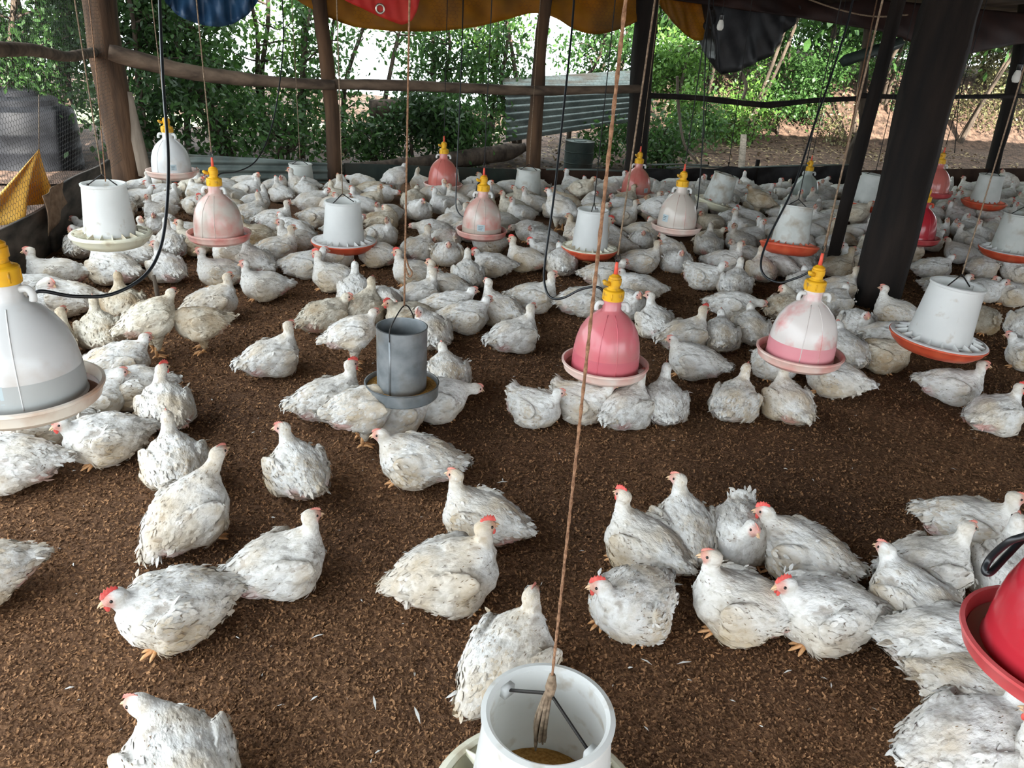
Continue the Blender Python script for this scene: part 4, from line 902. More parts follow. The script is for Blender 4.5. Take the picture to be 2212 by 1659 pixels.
def feeder(px, py, wpx, label, pan='red_pan', body='white_plastic', grill='white_plastic', dia=.50, tilt=(0, 0), sticker=False, rope='twine', rr=.004, fuzz=False, top=False, yaw=0, spokes=18, dark_fill=False):
    c = at_width(px, py, wpx, dia)
    if top: c = c - np.array([0, 0, .335])
    t = empty('hanging_feeder', c); t.rotation_euler = (tilt[0], tilt[1], yaw); R = dia / 2; k = dia / .5
    MB().lathe([(.04, -.062), (R * .60, -.06), (R * .80, -.045), (R * .95, -.012), (R, .012), (R + .006, .016), (R + .006, .024), (R - .004, .026), (R - .01, .012), (R * .9, -.012), (R * .75, -.035), (R * .5, -.045), (.03, -.046)], 56).build('pan', MT[pan], t)
    hb, ht, hh = .164 * k, .134 * k, .335
    MB().lathe([(hb, -.02), (hb, .0), (hb - .001, .02), ((hb + ht) / 2, .16), (ht, hh - .015), (ht + .006, hh - .012), (ht + .007, hh), (ht - .004, hh + .003), (ht - .012, hh - .004), (ht - .012, hh - .02), ((hb + ht) / 2 - .008, .16), (hb - .009, .01)], 56).build('hopper', MT[body], t)
    gr = MB().lathe([(hb + .004, .028), (hb + .012, .03), (hb + .012, .02), (hb + .004, .018)], 48).build('grill', MT[grill], t)
    MB().lathe([(R * .905, .030), (R * .95, .034), (R * 1.0, .030), (R * 1.01, .024), (R * .96, .022), (R * .905, .024)], 56).build('grill_rim', MT[grill], gr)
    for i in range(spokes):
        a = i * 2 * PI / spokes; mb = MB()
        mb.add([(hb + .006, -.009, .010), (hb + .006, .009, .010), (R * .92, .003, .020), (R * .92, -.003, .020), (hb + .006, -.0015, .052), (hb + .006, .0015, .052), (R * .92, .0012, .034), (R * .92, -.0012, .034)],
               [(3, 2, 1, 0), (4, 5, 6, 7), (0, 1, 5, 4), (1, 2, 6, 5), (2, 3, 7, 6), (3, 0, 4, 7)]); mb.build('spoke', MT[grill], gr, smooth=False, rot=(0, 0, a))
    MB().lathe([(.002, -.015), (R * .5, -.026), (R * .70, -.030)], 40).build('feed', MT['feed'], t)
    MB().lathe([(.002, .085), (hb * .55, .08), (hb - .016, .06)], 32).build('feed_in_hopper', MT['feed'], t)
    ap = np.array([0, 0, hh + .055]); wr = MB()
    for s in (-1, 1):
        e = np.array([s * (ht - .008), 0, hh - .03]); wr.tube(smooth_path([e + (0, 0, -.006), e, (e + ap) / 2 + (0, 0, .0), ap], 3), .0038, 6)
        MB().box((s * (ht - .016), 0, hh - .022), (.022, .03, .026)).build('bracket', MT[body], t)
    wr.build('bail_wire', MT['feed_wire'], t)
    inv = (Matrix.Rotation(tilt[1], 3, 'Y').to_4x4() @ Matrix.Identity(4))
    rope_part(t, ap, np.array([-math.sin(tilt[1]) * (topz(c) - c[2]) * 1, math.sin(tilt[0]) * (topz(c) - c[2]), topz(c) - c[2]]), MT[rope], rr, fuzz)
    if fuzz:
        mb = MB(); 
        for q in range(7):
            a = q * .9; mb.tube(smooth_path([ap + (0, 0, .03), ap + (.008 * math.cos(a) - .01, .008 * math.sin(a), -.04), ap + (.012 * math.cos(a) - .016, .01 * math.sin(a), -.10 - .012 * (q % 4)), ap + (.008 * math.cos(a) - .012, .012 * math.sin(a), -.14 - .014 * (q % 3))], 3), [.0045] * 9 + [.002], 5)
        mb.tube([ap + (0, 0, .05), ap + (0, 0, .02), ap + (0, 0, -.012)], [.007, .012, .008], 8); mb.build('rope_knot', MT['twine'], t)
    if sticker:
        r_ = (hb + ht) / 2 + .001; a0 = -1.15; so = MB().lathe([(r_ - .002, .175), (r_ - .008, .225)], 5, a0=a0, a1=a0 + .28).build('sticker', MT['sticker'], t)
        MB().lathe([(r_ - .001, .185), (r_ - .0035, .205)], 4, a0=a0 + .05, a1=a0 + .2).build('sticker_print', MT['sticker_dark'], so)
    return tag(t, label, 'feeder', 'hanging tube feeders'), c
DR = {}
def addd(k, *a, **kw): DR[k] = drinker(*a, **kw)
addd('D10', 58, 852, 302, 'white', 'bell_tray_cream', 'large grey-white bell drinker cut by the left edge', sticker=(-2.02, .045, .42, .055), yaw=.3, fill=(.098, 'fill_grey'))
addd('D11', 1306, 792, 183, 'pink', 'bell_tray', 'glossy pink bell drinker with stains, centre right', lean=(.05, 0), fill=(.085, 'fill_deep'))
addd('D12', 1726, 768, 178, 'whitepink', 'bell_tray', 'white bell drinker blotched with pink, near the thin dark pole', lean=(.03, .05), fill=(.095, 'fill_pink'))
addd('D13', 2300, 1425, 410, 'red', 'bell_tray_red', 'deep pink-red bell drinker cut by the right edge')
addd('D2', 474, 510, 130, 'blush', 'bell_tray', 'blush white bell drinker at left with brownish rim', rope='twine')
addd('D1', 372, 374, 102, 'white', 'bell_tray', 'white bell drinker with pink tray hanging before grey sheet', sticker=(-1.2, .05, .3, .05))
addd('D3', 957, 402, 82, 'salmon', 'bell_tray', 'salmon bell drinker before the dark green wall sheet', rope='twine_dark')
addd('D4', 1040, 503, 108, 'blush', 'bell_tray', 'cream bell drinker with sticker, centre of the flock', rope='twine_dark', fill=(.06, 'fill_tan'), sticker=(-1.75, .05, .4, .055))
addd('D5', 1372, 420, 79, 'salmon', 'bell_tray', 'dusky salmon bell drinker below the broad dark post', sticker=(-1.1, .05, .35, .05))
addd('D6', 1460, 492, 106, 'blush', 'bell_tray', 'cream and pink bell drinker right of the flock centre', sticker=(-2.6, .07, .35, .06), rope='twine_dark')
addd('D7', 1735, 430, 72, 'grey', 'bell_tray_red', 'greenish grey bell drinker behind the hose at right', rope='twine_dark')
addd('D8', 2014, 418, 76, 'salmon', 'bell_tray_red', 'dull red bell drinker right of the very thick black post', rope='twine_dark')
addd('D9', 1976, 516, 96, 'red', 'bell_tray_red', 'bright red bell drinker half hidden by the thick black post', rope='twine_dark')
FD = {}
def addf(k, *a, **kw): FD[k] = feeder(*a, **kw)
c12 = at_width(1184, 1540, 292, .268 + .014)
def feeder_at(c, *a, **kw):
    global at_width
    keep = at_width; at_width = lambda *q: np.array(c, float); r = feeder(0, 0, 0, *a, **kw); at_width = keep; return r
FD['F12'] = feeder_at(c12 - (0, 0, .335), 'white tube feeder seen from above at the bottom edge', pan='cream_plastic', grill='cream_plastic', rope='jute', rr=.0026, fuzz=True, yaw=-.72)
addf('F1', 241, 512, 160, 'white feeder with cream pan beside the left board', pan='cream_plastic', grill='cream_plastic', dia=.47)
addf('F2', 743, 526, 136, 'white feeder with orange-red pan left of centre', yaw=.9)
addf('F3', 652, 418, 88, 'small far white feeder near the slim crooked post', body='grey_plastic', dia=.47)
addf('F4', 1138, 430, 92, 'cloudy white feeder before the rusty wall sheet', body='grey_plastic', grill='cream_plastic', dia=.49)
addf('F5', 1273, 540, 120, 'white feeder with orange pan behind the jute rope', grill='cream_plastic', sticker=True, dia=.46, rope='twine_dark', yaw=1.3)
addf('F6', 1545, 440, 92, 'tilted cloudy feeder with pale pan at back right', body='grey_plastic', pan='cream_plastic', grill='cream_plastic', tilt=(0, .20), dia=.48, rope='twine_dark')
addf('F7', 1704, 534, 122, 'pale feeder with tilted red pan left of the thin pole', body='grey_plastic', grill='red_pan', dia=.47, tilt=(-.16, .05), rope='twine_dark')
addf('F8', 1868, 442, 92, 'pale feeder half hidden behind the very thick black post', body='grey_plastic', grill='grey_plastic', dia=.48, rope='twine_dark', tilt=(0, .08))
addf('F9', 2024, 738, 194, 'white feeder with red-slotted pan at right', grill='white_plastic', tilt=(.03, .05), yaw=.5, rope='twine')
addf('F10', 2124, 440, 88, 'grimy feeder with red pan near the far right post', body='grey_plastic', grill='red_pan', dia=.48, rope='twine_dark')
addf('F11', 2180, 545, 120, 'dim grimy feeder cut by the right edge', body='grey_plastic', dia=.48, rope='twine_dark')
# galvanised feeder on its own
cg = at_width(868, 838, 157, .335); t = empty('galvanised_feeder', cg); R = .1675
MB().lathe([(.02, -.03), (R * .97, -.03), (R, -.025), (R, .028), (R + .004, .032), (R - .002, .034), (R - .006, .028), (R - .006, -.018), (.02, -.02)], 56).build('pan', MT['galv'], t)
MB().lathe([(.002, .0), (R * .6, .008), (R - .008, .012)], 48).build('feed', MT['feed'], t)
rc = .113; MB().lathe([(rc, .005), (rc, .30), (rc + .003, .303), (rc - .003, .304), (rc - .004, .30), (rc - .004, .01)], 56).build('cylinder', MT['galv'], t)
MB().box((rc * math.cos(-1.9), rc * math.sin(-1.9), .152), (.010, .004, .295), _rot(-1.9 + PI / 2)).build('seam', MT['galv'], t)
MB().lathe([(.002, .06), (rc - .006, .05)], 32).build('feed_in_cylinder', MT['feed'], t)
a0 = -1.9; w = MB().tube(smooth_path([(rc * math.cos(a0) * 1.01, rc * math.sin(a0) * 1.01, .265), (rc * math.cos(a0) * .9, rc * math.sin(a0) * .9, .33), (0.01, 0, .40), (-rc * math.cos(a0) * .9, -rc * math.sin(a0) * .9, .33), (-rc * math.cos(a0) * 1.01, -rc * math.sin(a0) * 1.01, .28)], 5), .0032, 6).build('bail_wire', MT['feed_wire'], t)
rope_part(t, (0.01, 0, .40), np.array([.04, 0, topz(cg) - cg[2]]), MT['jute'], .0042)
MB().tube(smooth_path([(.015, 0, .62), (.03, -.01, .58), (.045, -.01, .555), (.035, -.01, .535), (.018, 0, .56), (.012, 0, .60)], 4), .004, 6).build('rope_loop', MT['jute'], t)
tag(t, 'grey galvanised metal feeder with yellow mash in its pan', 'feeder', 'hanging tube feeders')

# ------------------------------------------------------------------ black water hoses
def hose(pts, r, label):
    mb = MB(); P = smooth_path(pts, 7); mb.tube(P, r, 8); tag(mb.build('water_hose', MT['hose']), label, 'hose', 'black water hoses')
def zdep(key): return float((np.array(DR[key][1]) - CAMPOS) @ _fw)
z = zdep('D10'); hose([DP(342, -160, z * 1.25), DP(345, 0, z * 1.22), DP(352, 170, z * 1.2), DP(363, 330, z * 1.17), DP(360, 450, z * 1.14), DP(345, 540, z * 1.12), DP(310, 598, z * 1.09), DP(240, 636, z * 1.06), DP(160, 640, z * 1.03), DP(90, 629, z), DP(62, 640, z)], .0058, 'thick black hose curving down to the left-edge drinker')
z = zdep('D2'); hose([DP(600, -120, z * 1.15), DP(612, 60, z * 1.14), DP(604, 180, z * 1.12), DP(585, 280, z * 1.10), DP(555, 345, z * 1.06), DP(515, 370, z * 1.03), DP(475, 376, z), DP(461, 398, z)], .0052, 'thin black hose swinging down to the blush white drinker')
z = zdep('D4'); hose([DP(1003, -120, z), DP(998, 100, z), DP(990, 300, z), DP(985, 420, z), DP(988, 455, z), DP(1005, 468, z * .99), DP(1022, 440, z * .99), DP(1032, 398, z * .99), DP(1044, 396, z), DP(1046, 405, z)], .0056, 'black hose hooking up to the cream centre drinker')
z = zdep('D11'); hose([DP(1243, -120, z * 1.1), DP(1238, 30, z * 1.1), DP(1216, 250, z * 1.08), DP(1197, 420, z * 1.06), DP(1178, 560, z * 1.05), DP(1176, 610, z * 1.04), DP(1188, 641, z * 1.03), DP(1215, 644, z * 1.02), DP(1255, 625, z * 1.01), DP(1290, 620, z), DP(1306, 632, z)], .0062, 'black hose looping down left of the glossy pink drinker')
z = zdep('D6'); hose([DP(1540, -100, z), DP(1526, 80, z), DP(1518, 300, z), DP(1508, 430, z), DP(1502, 458, z), DP(1494, 452, z), DP(1488, 410, z), DP(1478, 398, z), DP(1472, 408, z)], .0055, 'black hose looping to the cream and pink drinker')
z = zdep('D12'); hose([DP(1860, -120, z * 1.1), DP(1838, 20, z * 1.1), DP(1800, 150, z * 1.1), DP(1762, 260, z * 1.08), DP(1716, 400, z * 1.06), DP(1662, 510, z * 1.05), DP(1644, 565, z * 1.04), DP(1652, 596, z * 1.03), DP(1684, 610, z * 1.02), DP(1722, 600, z * 1.01), DP(1752, 588, z), DP(1772, 600, z), DP(1772, 630, z)], .0062, 'black hose looping down to the pink-blotched drinker')
z = zdep('D9'); hose([DP(2062, -100, z), DP(2048, 100, z), DP(2036, 260, z), DP(2028, 340, z), DP(2010, 400, z), DP(1992, 432, z), DP(1980, 436, z)], .0060, 'thin hose reaching the half hidden red drinker')
z = zdep('D13'); hose([DP(2330, 1010, z * .9), DP(2240, 1140, z * .95), DP(2180, 1170, z * .97), DP(2140, 1205, z), DP(2127, 1232, z), DP(2140, 1236, z), DP(2175, 1200, z * 1.02), DP(2222, 1155, z * 1.03), DP(2290, 1120, z * 1.03), DP(2310, 1150, z)], .0080, 'thick black hose loop cut by the right edge')
# loose strings hanging from the roof
def string(p0, p1, Z, label, r=.003, m_='twine'):
    mb = MB(); mb.tube([DP(p0[0], p0[1], Z), DP((p0[0] + p1[0]) / 2 + 2, (p0[1] + p1[1]) / 2, Z), DP(p1[0], p1[1], Z)], r, 5); tag(mb.build('hanging_string', MT[m_]), label, 'string', 'loose strings under the roof')
string((1545, -60), (1520, 300), 9.0, 'dark string hanging left of the black bundle', .005, 'twine_dark')
string((1098, -60), (1066, 300), 9.5, 'dark string hanging before the leaning corrugated sheet', .004, 'twine_dark')
string((188, -40), (228, 392), 4.6, 'brown string hanging in front of the thick corner post', .0035, 'jute')
string((2090, -60), (2062, 330), 7.0, 'dark string right of the very thick black post', .004, 'twine_dark')
string((1902, -40), (1772, 585), 6.2, 'pale cord running down along the thin dark pole', .006, 'jute')
mb = MB(); mb.tube(smooth_path([DP(1735, -6, 7.4), DP(1790, 14, 7.4), DP(1850, 30, 7.4), DP(1900, 36, 7.3), DP(1962, 32, 7.2)], 5), .008, 5); tag(mb.build('slack_cord', MT['twine']), 'pale slack cord strung under the roof at upper right', 'cord')
# lamp bulbs on cords
def bulb(px, py, Z, label):
    c = DP(px, py, Z); t = empty('lamp_bulb', c); MB().lathe([(.001, -.07), (.022, -.066), (.033, -.045), (.034, -.02), (.026, .012), (.018, .03), (.016, .035)], 20).build('glass', MT['glass_bulb'], t)
    MB().lathe([(.018, .03), (.021, .035), (.021, .075), (.010, .085)], 16).build('socket', MT['hose'], t); MB().tube([(0, 0, .08), (0, 0, .6), (.0, 0, topz(c) - c[2])], .003, 5).build('cord', MT['hose'], t)
    tag(t, label, 'lamp')
bulb(1557, 50, 7.8, 'white lamp bulb hanging before the small orange flap')
bulb(2198, 160, 6.5, 'white lamp bulb hanging at the far right edge')
# a green strut across the corner at upper right
a, b_ = DP(1822, 132, 7.2), DP(1945, 92, 7.6); mb = MB(); d = b_ - a; mb.tube([a, (a + b_) / 2, b_], .055, 4); tag(mb.build('roof_strut', MT['sheet_green']), 'short dark green strut beside the thin dark pole', 'strut')
# stake on the floor
g0 = G(342, 648); log('wooden_stake', [g0 - (0, 0, .02), g0 + (-.004, 0, .08), g0 + (-.01, 0, .17)], [.014, .014, .012], MT['plank_grey'], 'small stub of stick standing among the hens at left', 'stake', n=7)

# ------------------------------------------------------------------ the flock
near_variants(['alert', 'alert2', 'alert_l', 'alert_r', 'low', 'low_l', 'low_r', 'down', 'upright', 'tailup', 'tuck', 'stand', 'stoop', 'alert3', 'low2'], .0058)
FAR = {}
for i, k in enumerate(['alert', 'alert_l', 'low', 'low_l', 'down', 'stand', 'alert2', 'tuck']):
    FAR[k] = build_chicken(k, 211 + i * 5, .0105, False, bare=.4, mirror=False)
    FAR[k + 'm'] = build_chicken(k, 311 + i * 5, .0105, False, bare=.2, mirror=True)
FLOCK = []            # dict(p, yaw, pose, comb, scale, label, near)
def half_depth(h): h = math.radians(h); return .125 * abs(math.sin(h)) + .088 * abs(math.cos(h))
def hen(px, yb, heading, pose='alert', comb=1, label=None, s=1.0, lock=False):
    g = G(px, yb); v = g[:2] / np.linalg.norm(g[:2]); g[:2] += v * half_depth(heading) * .72 * s
    bear = math.atan2(v[0], v[1])
    FLOCK.append(dict(p=g, yaw=math.radians(heading) - bear, h=heading, pose=pose, comb=comb, label=label, s=s * random.uniform(.97, 1.04), lock=lock, px=px, yb=yb))
# --- foreground birds, one by one: (x, y of the lowest point, heading: 0 right 90 away 180 left 270 to viewer)
hen(388, 1400, 192, 'low', 2, 'hen crouching low to the left with red comb, foreground left', 1.06)
hen(612, 1296, 14, 'alert', 1, 'hen facing right with open beak, right of the crouching red-combed hen', 1.0)
hen(425, 1200, 32, 'upright', 1, 'clean white hen stretching tall to the right, back to viewer', 1.02)
hen(648, 1084, 108, 'alert_l', 1, 'ruffled hen seen from behind with head turned left, pink rump', 1.0)
hen(390, 1068, 95, 'alert3', 0, 'dingy hen seen straight from behind, head up, at left')
hen(900, 1054, 172, 'low2', 1, 'broad white hen resting to the left below the galvanised feeder', 1.04)
hen(1035, 1190, 158, 'alert', 1, 'hen facing left with raised head above the bare-sided hen', 1.0)
hen(970, 1328, 8, 'alert2', 2, 'bare-sided hen facing right with red comb and wattles', 1.08)
hen(1092, 1545, 58, 'alert2', 1, 'hen facing away behind the bottom-edge white feeder', 1.05)
hen(408, 1795, 96, 'low_l', 1, 'hen cut by the bottom edge at left', 1.05)
hen(-35, 1312, 182, 'alert', 1, 'hen cut by the left edge, only its tail showing')
hen(1385, 1248, 152, 'alert', 2, 'tall red-combed hen facing left, left of the three-hen huddle', 1.0)
hen(1478, 1222, 112, 'alert_l', 1, 'hen with drooping wing between two others, seen from behind')
hen(1562, 1222, 275, 'tailup', 0, 'hen with raised tail turned from viewer, at the huddle top', 1.0)
hen(1712, 1258, 174, 'low2', 2, 'speckled hen with big red comb resting to the left', 1.06)
hen(1352, 1398, 242, 'low_r', 2, 'round dirty hen facing the viewer, red comb', 1.04)
hen(1580, 1384, 192, 'alert', 1, 'hen facing left with open beak and yellowish breast', 1.02)
hen(1750, 1412, 216, 'low', 2, 'hen hunched toward viewer with red comb, orange foot showing', 1.06)
hen(2072, 1190, 10, 'alert', 1, 'topmost hen of the right-edge group, facing right', 1.0)
hen(1978, 1298, 48, 'alert', 1, 'dirty hen facing away right in the right-edge group')
hen(2150, 1318, 108, 'alert3', 1, 'hen seen from behind beneath the black hose loop')
hen(1955, 1395, 150, 'low', 1, 'long hen facing left in the right-edge group, orange face', 1.08)
hen(2020, 1492, 28, 'low', 1, 'hen lying with its back to viewer beside the red drinker', 1.08)
hen(2085, 1572, 4, 'down', 1, 'yellowish hen reaching under the red drinker', 1.05)
hen(2040, 1715, 60, 'low', 1, 'hen cut by the bottom edge beside the red drinker', 1.08)
hen(2255, 1815, 172, 'alert', 2, 'red-combed hen in the bottom right corner', 1.05, True)
hen(38, 1064, 160, 'low_r', 1, 'hen below the left-edge drinker with tail to the right', 1.05)
hen(236, 1004, 192, 'low', 2, 'red-combed hen facing left in front of the left-edge drinker', 1.0)
hen(366, 936, 98, 'alert_r', 2, 'shaggy hen seen from behind right of the left-edge drinker', 1.0)
hen(290, 884, 185, 'low', 1, 'hen facing left, half hidden behind the shaggy hen')
hen(98, 968, 178, 'low', 1, 'greyish hen in shade under the left-edge drinker')
hen(205, 915, 4, 'low', 1, 'hen lying under the rim of the left-edge drinker')
hen(262, 828, 4, 'low', 1, 'hen facing right just above the left-edge drinker rim')
hen(12, 945, 80, 'alert', 1, 'hen at the left edge beneath the drinker tray')
hen(112, 790, 34, 'alert', 1, 'hen peeking out behind the left-edge drinker dome')
hen(225, 760, 95, 'alert3', 0, 'hen seen from behind left of the standing brownish hen')
hen(278, 702, 100, 'alert', 0, 'hen behind the standing brownish hen, back turned')
hen(340, 780, 18, 'stand', 1, 'brownish hen standing on orange legs at left', .95)
hen(440, 768, 190, 'stoop', 1, 'stooping hen meeting the standing brownish hen', .92)
hen(465, 694, 8, 'alert2', 1, 'clean white hen facing right behind the stooping hen')
hen(590, 820, 28, 'alert', 1, 'lone hen facing right away from viewer, left of the galvanised feeder')
hen(572, 650, 188, 'alert', 1, 'hen facing left with raised tail tip near the stooping hen')
hen(480, 622, 184, 'alert', 1, 'hen facing left below the blush white drinker')
hen(556, 600, 122, 'alert', 1, 'hen facing away left right of the blush drinker')
hen(505, 576, 168, 'alert', 1)
hen(722, 632, 162, 'alert', 2, 'red-combed hen facing left below the orange-pan feeder')
hen(660, 602, 356, 'low', 1)
hen(722, 582, 2, 'low', 2)
hen(250, 620, 130, 'alert_l', 2, 'big hen seen from behind below the cream-pan feeder', 1.15)
hen(366, 615, 112, 'alert_l', 1, 'hen with tail to the viewer beside the hose bend')
hen(376, 560, 95, 'alert', 1)
hen(126, 628, 184, 'alert', 1, 'hen facing left above the left-edge drinker cap', 1.1)
hen(150, 686, 165, 'tuck', 1, 'hen preening behind the black hose near the left edge', 1.1)
hen(22, 662, 180, 'low', 1); hen(36, 735, 178, 'low', 1)
hen(86, 562, 70, 'tuck', 1, 'round hen sitting by the left board'); hen(122, 532, 150, 'low', 1); hen(172, 505, 10, 'low', 1); hen(150, 480, 60, 'alert', 1); hen(205, 470, 100, 'alert', 1)
hen(704, 726, 34, 'low_r', 1, 'fluffed hen at the left end of the cluster behind the galvanised feeder')
hen(765, 802, 6, 'stand', 1, 'hen standing left of the galvanised feeder cylinder', .88)
hen(786, 708, 60, 'alert', 1); hen(824, 690, 292, 'down', 1); hen(772, 668, 95, 'alert3', 1)
hen(905, 676, 32, 'alert', 1); hen(962, 656, 160, 'alert', 1, 'hen facing left with upright neck above the feeder cluster'); hen(972, 700, 2, 'low', 1); hen(1000, 720, 10, 'low', 1)
hen(930, 760, 102, 'tuck', 1, 'ragged hen right of the galvanised feeder cylinder'); hen(884, 722, 200, 'low', 2)
hen(1078, 708, 140, 'alert', 0, 'hen looking at the viewer with raised neck, right of the cluster'); hen(1108, 768, 38, 'alert', 1, 'lone hen facing away right between grey feeder and pink drinker'); hen(1150, 676, 8, 'alert', 1, 'hen facing right beneath the hose bend of the pink drinker')
hen(712, 916, 18, 'alert', 2, 'red-combed hen left of the galvanised feeder pan'); hen(785, 975, 22, 'stoop', 1, 'hen standing and feeding at the galvanised pan', .95); hen(850, 945, 12, 'down', 1, 'hen peering out beneath the galvanised pan')
hen(940, 912, 8, 'down', 1, 'hen stretching right from under the galvanised pan'); hen(966, 858, 100, 'low', 1, 'hen behind the galvanised pan, rump visible')
hen(1150, 926, 328, 'tailup', 1, 'small hen with raised tail left of the pink drinker', .9)
hen(1252, 916, 340, 'tailup', 1, 'ruffled hen with raised tail under the pink drinker'); hen(1345, 936, 62, 'alert', 1, 'bare-rumped hen below the pink drinker tray'); hen(1428, 922, 100, 'alert3', 0, 'hen seen from behind with straight neck, right of pink drinker'); hen(1298, 868, 90, 'low', 1)
hen(1576, 917, 76, 'alert3', 1, 'hen facing away, left of a pair near the pink-blotched drinker'); hen(1692, 920, 122, 'alert', 0, 'hen facing away left, right of a pair near the pink-blotched drinker')
hen(1494, 820, 174, 'low2', 1, 'clean hen facing left, right of the pink drinker'); hen(1472, 766, 40, 'alert', 2); hen(1550, 762, 95, 'low', 1); hen(1616, 748, 100, 'low', 1)
hen(1412, 738, 118, 'alert_l', 1, 'hen with open beak turned left beside the pink drinker dome'); hen(1352, 694, 290, 'low', 1); hen(1252, 686, 22, 'alert_l', 1); hen(1376, 652, 190, 'low', 1); hen(1302, 622, 4, 'low2', 1, 'hen facing right behind the pink drinker cap')
hen(1576, 690, 356, 'down', 1, 'hen stretching its neck along the ground to the right'); hen(1686, 697, 60, 'tuck', 1); hen(1582, 645, 85, 'alert3', 1); hen(1515, 627, 330, 'tailup', 1); hen(1640, 612, 110, 'alert', 1); hen(1676, 600, 150, 'low', 1); hen(1560, 590, 14, 'alert', 1)
hen(1456, 592, 280, 'low', 1); hen(1382, 590, 8, 'alert', 1); hen(1211, 598, 100, 'low', 1, 'round hen with hidden head left of the white feeder shadow'); hen(1132, 588, 170, 'alert', 2); hen(1062, 600, 190, 'low', 2); hen(1010, 628, 95, 'alert3', 1, 'hen seen from behind right of the jute rope loop')
hen(892, 620, 184, 'alert', 2, 'hen facing left with raised tail above the feeder cluster'); hen(902, 567, 45, 'alert', 1); hen(966, 578, 268, 'low', 1); hen(815, 578, 170, 'alert', 1); hen(602, 566, 8, 'alert', 1); hen(424, 553, 175, 'alert', 1)
hen(1792, 857, 184, 'low', 1, 'hen crouched in front of the pink-blotched drinker'); hen(1664, 828, 300, 'tuck', 1, 'shaggy hen under the left rim of the pink-blotched drinker'); hen(1818, 798, 118, 'low', 1)
hen(1896, 804, 354, 'low', 1, 'hen facing right under the white red-slotted feeder rim'); hen(1918, 762, 6, 'low', 1); hen(1840, 736, 285, 'low', 1); hen(1926, 706, 174, 'alert', 1, 'hen facing left at the foot of the very thick post')
hen(1726, 648, 90, 'low', 1); hen(1806, 652, 32, 'alert', 1); hen(1790, 690, 60, 'low', 1)
hen(2045, 872, 8, 'alert', 1, 'hen facing right with pink thigh, left of a pair at right'); hen(2132, 942, 58, 'alert_r', 2, 'red-combed hen facing away at the right, bigger of a pair')
hen(2108, 722, 250, 'down', 1); hen(2172, 662, 200, 'low', 1); hen(2190, 770, 95, 'stand', 1, 'hen standing with its back turned at the right edge', .9); hen(2215, 802, 180, 'low', 1); hen(2112, 602, 60, 'low', 1); hen(2035, 645, 0, 'low', 1); hen(2192, 612, 200, 'low', 1); hen(2008, 606, 30, 'low', 1)
hen(1800, 602, 30, 'alert', 1); hen(1846, 585, 200, 'low', 1); hen(1722, 595, 120, 'low', 1); hen(2120, 655, 330, 'low', 1); hen(2068, 570, 170, 'low', 1)
hen(1325, 555, 185, 'low', 1); hen(640, 548, 190, 'alert', 1)
NHAND = len(FLOCK)
# settle touching birds apart
def settle(first, n_it, mind):
    for _ in range(n_it):
        P = np.array([f['p'][:2] for f in FLOCK]); mv = np.zeros_like(P)
        D2 = np.linalg.norm(P[:, None] - P[None], axis=2) + np.eye(len(P)) * 9
        for i, j in np.argwhere(D2 < mind):
            if i < j:
                d = (P[i] - P[j]) / D2[i, j]; k = (mind - D2[i, j]) * .5; mv[i] += d * k; mv[j] -= d * k
        for i in range(first, len(P)): FLOCK[i]['p'][:2] += 0 if FLOCK[i].get('lock') else np.clip(mv[i], -.02, .02)
settle(0, 8, .205)
for f in FLOCK:
    e = (f['p'] - CORNER) @ NL + .26
    if e > 0 and f['p'][1] > 3: f['p'] = f['p'] - NL * e
# --- the crowd at the back: fill the floor behind with birds shoulder to shoulder
POSTS = [(G(1888, 652)[:2], .33), (G(1790, 590)[:2], .18)]
OPEN = [(620, 470, 60, 22), (560, 500, 30, 14), (885, 500, 40, 16), (1330, 505, 70, 20), (900, 540, 40, 12), (700, 480, 25, 10), (1470, 545, 60, 16), (1240, 470, 40, 12), (430, 590, 30, 14), (1760, 560, 30, 14)]
def crowd(n_try, mind, seed):
    rng = np.random.default_rng(seed); P = [f['p'][:2] for f in FLOCK]
    for _ in range(n_try):
        u, v = rng.uniform(.18, 13.0), rng.uniform(.55, 6.2); p = CORNER + UB * u - NB * v
        x, y, _s = PX(p)
        if not (-40 < x < 2260) or y > 575 or (p - CORNER) @ NL > -.22: continue
        if y > 548 and rng.random() < .7: continue
        if y > 500 and rng.random() < .55 and x < 1300: continue
        if any(((x - a) / c) ** 2 + ((y - b) / d) ** 2 < 1 for a, b, c, d in OPEN): continue
        if any(np.linalg.norm(p[:2] - q) < r for q, r in POSTS): continue
        Q = np.array(P); 
        if np.min(np.linalg.norm(Q - p[:2], axis=1)) < mind * (1 + .12 * rng.random()): continue
        P.append(p[:2]); hd = float(rng.choice([rng.normal(180, 35), rng.normal(5, 35), rng.uniform(0, 360)], p=[.42, .33, .25])) % 360
        bear = math.atan2(p[0], p[1])
        pose = rng.choice(['alert', 'alert_l', 'alert_r', 'low', 'low_l', 'low_r', 'down', 'tuck', 'alert2', 'stand'], p=[.24, .08, .08, .22, .09, .09, .06, .05, .06, .03])
        FLOCK.append(dict(p=np.array([p[0], p[1], 0]), yaw=math.radians(hd) - bear, h=hd, pose=str(pose), comb=int(rng.choice([0, 1, 2], p=[.2, .6, .2])), label=None, s=rng.uniform(.93, 1.07), px=x, yb=y))
crowd(9000, .27, 5)
settle(NHAND, 3, .24)
# nearest 300 are birds of their own, the rest of the crowd is one mass
for f in FLOCK: f['px'], f['py'], f['sc'] = PX(f['p'])
vis = [f for f in FLOCK]
vis.sort(key=lambda f: -f['sc']); IND, REST = vis[:300], vis[300:]
print('flock', len(FLOCK), 'hand', NHAND, 'rest', len(REST))
